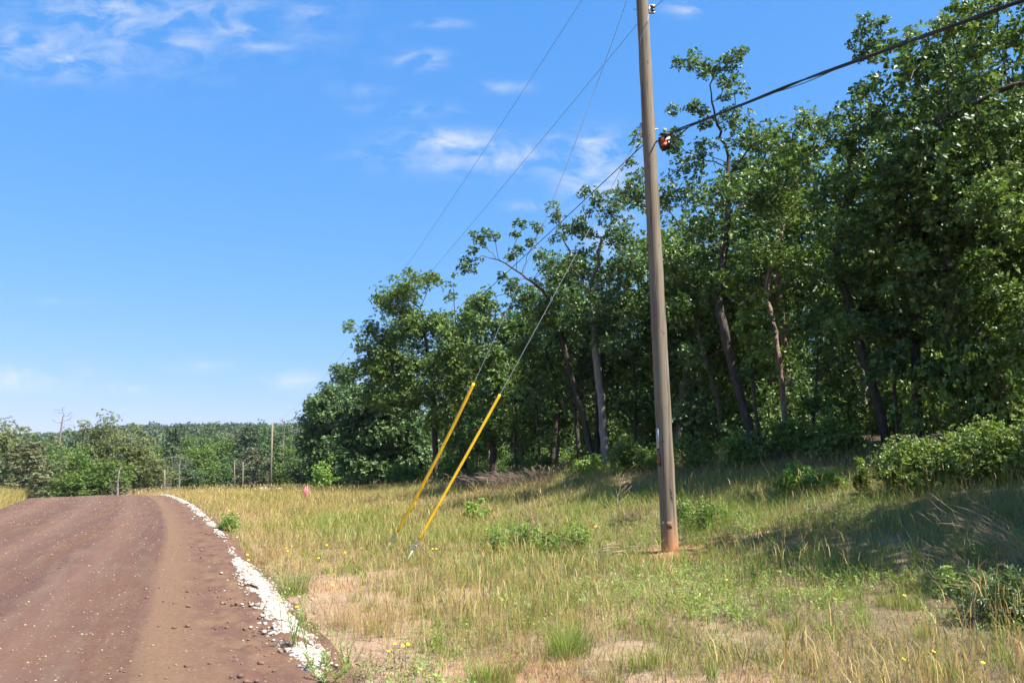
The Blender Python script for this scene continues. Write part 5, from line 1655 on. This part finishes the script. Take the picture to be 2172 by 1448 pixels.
stalks('dead_grass_heap', 'long heap of flattened grey-brown dead stems at the wood edge', 'dry grass', 1075, 1034, 110, 46, 190, 534, (.4, 1.7), mat='deadbrown', head=2.7, r0=.007)
stalks('dead_grass_heap', 'brown dead stems heaped at the wood edge right of the yellow guards', 'dry grass', 980, 1038, 80, 44, 100, 535, (.3, 1.5), mat='deadbrown', head=.4, r0=.007)
stalks('dead_grass_heap', 'brush of upright brown stems under the pale grey trunk', 'dry grass', 1150, 1028, 70, 52, 150, 536, (.2, .9), mat='deadbrown', r0=.006)
stalks('dead_grass_heap', 'brown dead stems standing in the shade left of the pole', 'dry grass', 1120, 1135, 50, 60, 150, 537, (.1, .6), mat='deadbrown', r0=.004)

# leafy weeds rising from the gravel
def tall_weed(label, px, py, hpx, seed, n=3, mat='weed'):
    b = hit(px, py); sc = b[1] / FPX; r = np.random.default_rng(seed)
    root = thing('roadside_weed', b, label, 'weed', 'leafy weeds beside the gravel')
    m = MB(); pos, dd = [], []
    for k in range(n):
        h = hpx * sc * r.uniform(.7, 1); x, y = r.normal(0, .045, 2); lx, ly = r.normal(0, .06, 2)
        t = np.linspace(0, 1, 6)
        pts = np.stack([x + lx * t, y + ly * t, h * t], -1)
        m.tube(pts + b, np.linspace(.004, .002, 6), 5)
        for q in np.linspace(.12, 1, 22):
            a = q * 40 + k
            pos.append((x + lx * q, y + ly * q, h * q)); dd.append((math.cos(a), math.sin(a), .7))
    m.build('stem', M['stem'], root)
    pos = np.array(pos); dd = nrm(np.array(dd))
    V, T = leaves(pos, dd, nrm(np.array([0, 0, 1.0]) + r.normal(size=dd.shape) * .3), r.uniform(.03, .055, len(pos)), .012, r=r)
    link('foliage', mesh_np('foliage', V, None, T, False, {'v': np.repeat(np.clip(r.normal(.4, .2, len(pos)), 0, 1), 4)}), M[mat], root)
tall_weed('tall leafy weed with thin leaves standing in the white gravel', 628, 1375, 86, 541, 7)
tall_weed('dark leafy weed on the bare sand right of the gravel corner', 722, 1420, 58, 542, 4)
tall_weed('short leafy weed beside the dark road corner, right of the other', 683, 1425, 46, 543, 4)
tall_weed('short narrow leafy weed at the gravel corner by the road', 657, 1424, 36, 544, 2)
tall_weed('leafy weed cut by the bottom edge beside the gravel', 700, 1450, 36, 545, 6)

# yellow flowers
def flower(label, px, py, rise, seed, col='petal', size=.0135):
    b = hit(px, py, rise)
    r = np.random.default_rng(seed)
    root = thing('wildflower', b, label, 'flower', 'yellow flowers in the grass')
    top = np.array([r.normal(0, .02), r.normal(0, .02), rise])
    mid = top * .55 + np.array([r.normal(0, .015), 0, 0])
    MB().tube([b + np.array([-.3 * top[0], 0, -.03]), b + mid, b + top], [.0028, .0024, .002], 5).build('stem', M['stem'], root)
    n = 9; a = np.arange(n) * 6.283 / n
    tl = nrm(np.array([r.normal(0, .4), -.5, 1.0]))
    e1 = nrm(np.cross(tl, [0, 1, .2])); e2 = np.cross(tl, e1)
    d = nrm(np.cos(a)[:, None] * e1 + np.sin(a)[:, None] * e2 + tl * .12)
    sz = size * (1 + b[1] * .025)
    V, T = leaves(top + d * sz * .15, d, np.tile(tl, (n, 1)), sz, sz * .62, .08, r)
    pt = link('bloom', mesh_np('bloom', V, None, T), M[col], root)
    c0 = b + top
    MB().tube([c0 - tl * .002, c0 + tl * .004, c0 + tl * .007], [sz * .28, sz * .3, sz * .12], 8).build('flower_centre', M['disc' if col == 'petal_o' else 'petal_o'], pt)
fl = [(840, 1364, .22, 'left flower of the close trio at the bottom of the field'), (851, 1369, .2, 'middle, lowest flower of the close trio at the bottom of the field'), (864, 1365, .23, 'right flower of the close trio at the bottom of the field'), (831, 1380, .14, 'tiny low flower just left of the close trio'),
      (600, 1272, .3, 'upper flower on the white gravel'), (627, 1285, .34, 'flower topping the tall weed in the white gravel'), (704, 1241, .25, 'single flower on the bare sand right of the gravel'),
      (677, 1183, .3, 'flower left of the bare sand patch beside the road'), (607, 1162, .3, 'left flower of a loose cluster left of the guy anchors'), (618, 1158, .32, 'right flower of a loose cluster left of the guy anchors'), (605, 1168, .26, 'lowest flower of a loose cluster left of the guy anchors'),
      (521, 1176, .25, 'upper flower at the bend of the road edge'), (526, 1187, .2, 'lower flower at the bend of the road edge'), (730, 1171, .3, 'flower standing alone left of the anchors'), (697, 1155, .3, 'flower a little above the bare sand patch'), (770, 1162, .3, 'flower just left of the first guy anchor'),
      (918, 1163, .25, 'left flower of a pair right of the guy anchors'), (926, 1163, .25, 'right flower of a pair right of the guy anchors'),
      (498, 1079, .4, 'right flower of a pair above the dark weed at the road edge'), (487, 1082, .4, 'left flower of a pair above the dark weed at the road edge'),
      (1541, 1229, .2, 'flower right of the pole foot in open grass'), (1917, 1262, .15, 'small flower left of the low grey-green bush'), (1982, 1380, .12, 'small low flower near the right foreground tuft'), (1915, 1397, .12, 'small low flower at the bottom right'), (2088, 1405, .12, 'flower at the foot of the long dark stem'), (1563, 1146, .2, 'flower in the shade right of the pole'),
      (830, 1066, .4, 'distant flower left of the first guard'), (640, 1110, .35, 'distant flower below the pink stake'), (760, 1080, .4, 'distant flower between the stake and the guards')]
for k, (px, py, rise, lab) in enumerate(fl):
    flower('yellow ' + lab, px, py, rise, 600 + k)
flower('orange-yellow flower above the weeds in the tree shade', 1154, 1112, .5, 650, 'petal_o', .024)
flower('orange-yellow flower nearer the pole in the tree shade', 1261, 1116, .45, 651, 'petal_o', .02)

# ------------------------------------------------------------------ air
def build_haze():
    m = bpy.data.materials.new('haze')
    m.use_nodes = True
    nt = m.node_tree
    nt.nodes.clear()
    out = nt.nodes.new('ShaderNodeOutputMaterial')
    v = nt.nodes.new('ShaderNodeVolumePrincipled')
    v.inputs['Color'].default_value = (.72, .85, 1.0, 1)
    v.inputs['Density'].default_value = HAZE
    v.inputs['Anisotropy'].default_value = .2
    nt.links.new(v.outputs[0], out.inputs['Volume'])
    lo, hi = np.array([-6200, -2600, -9.0]), np.array([6200, 6200, 62.0])
    V = [(x, y, z) for z in (lo[2], hi[2]) for y in (lo[1], hi[1]) for x in (lo[0], hi[0])]
    q = [(0, 2, 3, 1), (4, 5, 7, 6), (0, 1, 5, 4), (2, 6, 7, 3), (0, 4, 6, 2), (1, 3, 7, 5)]
    tag(link('haze', mesh_np('haze', V, q), m), kind='stuff')
HAZE = .0001
build_haze()
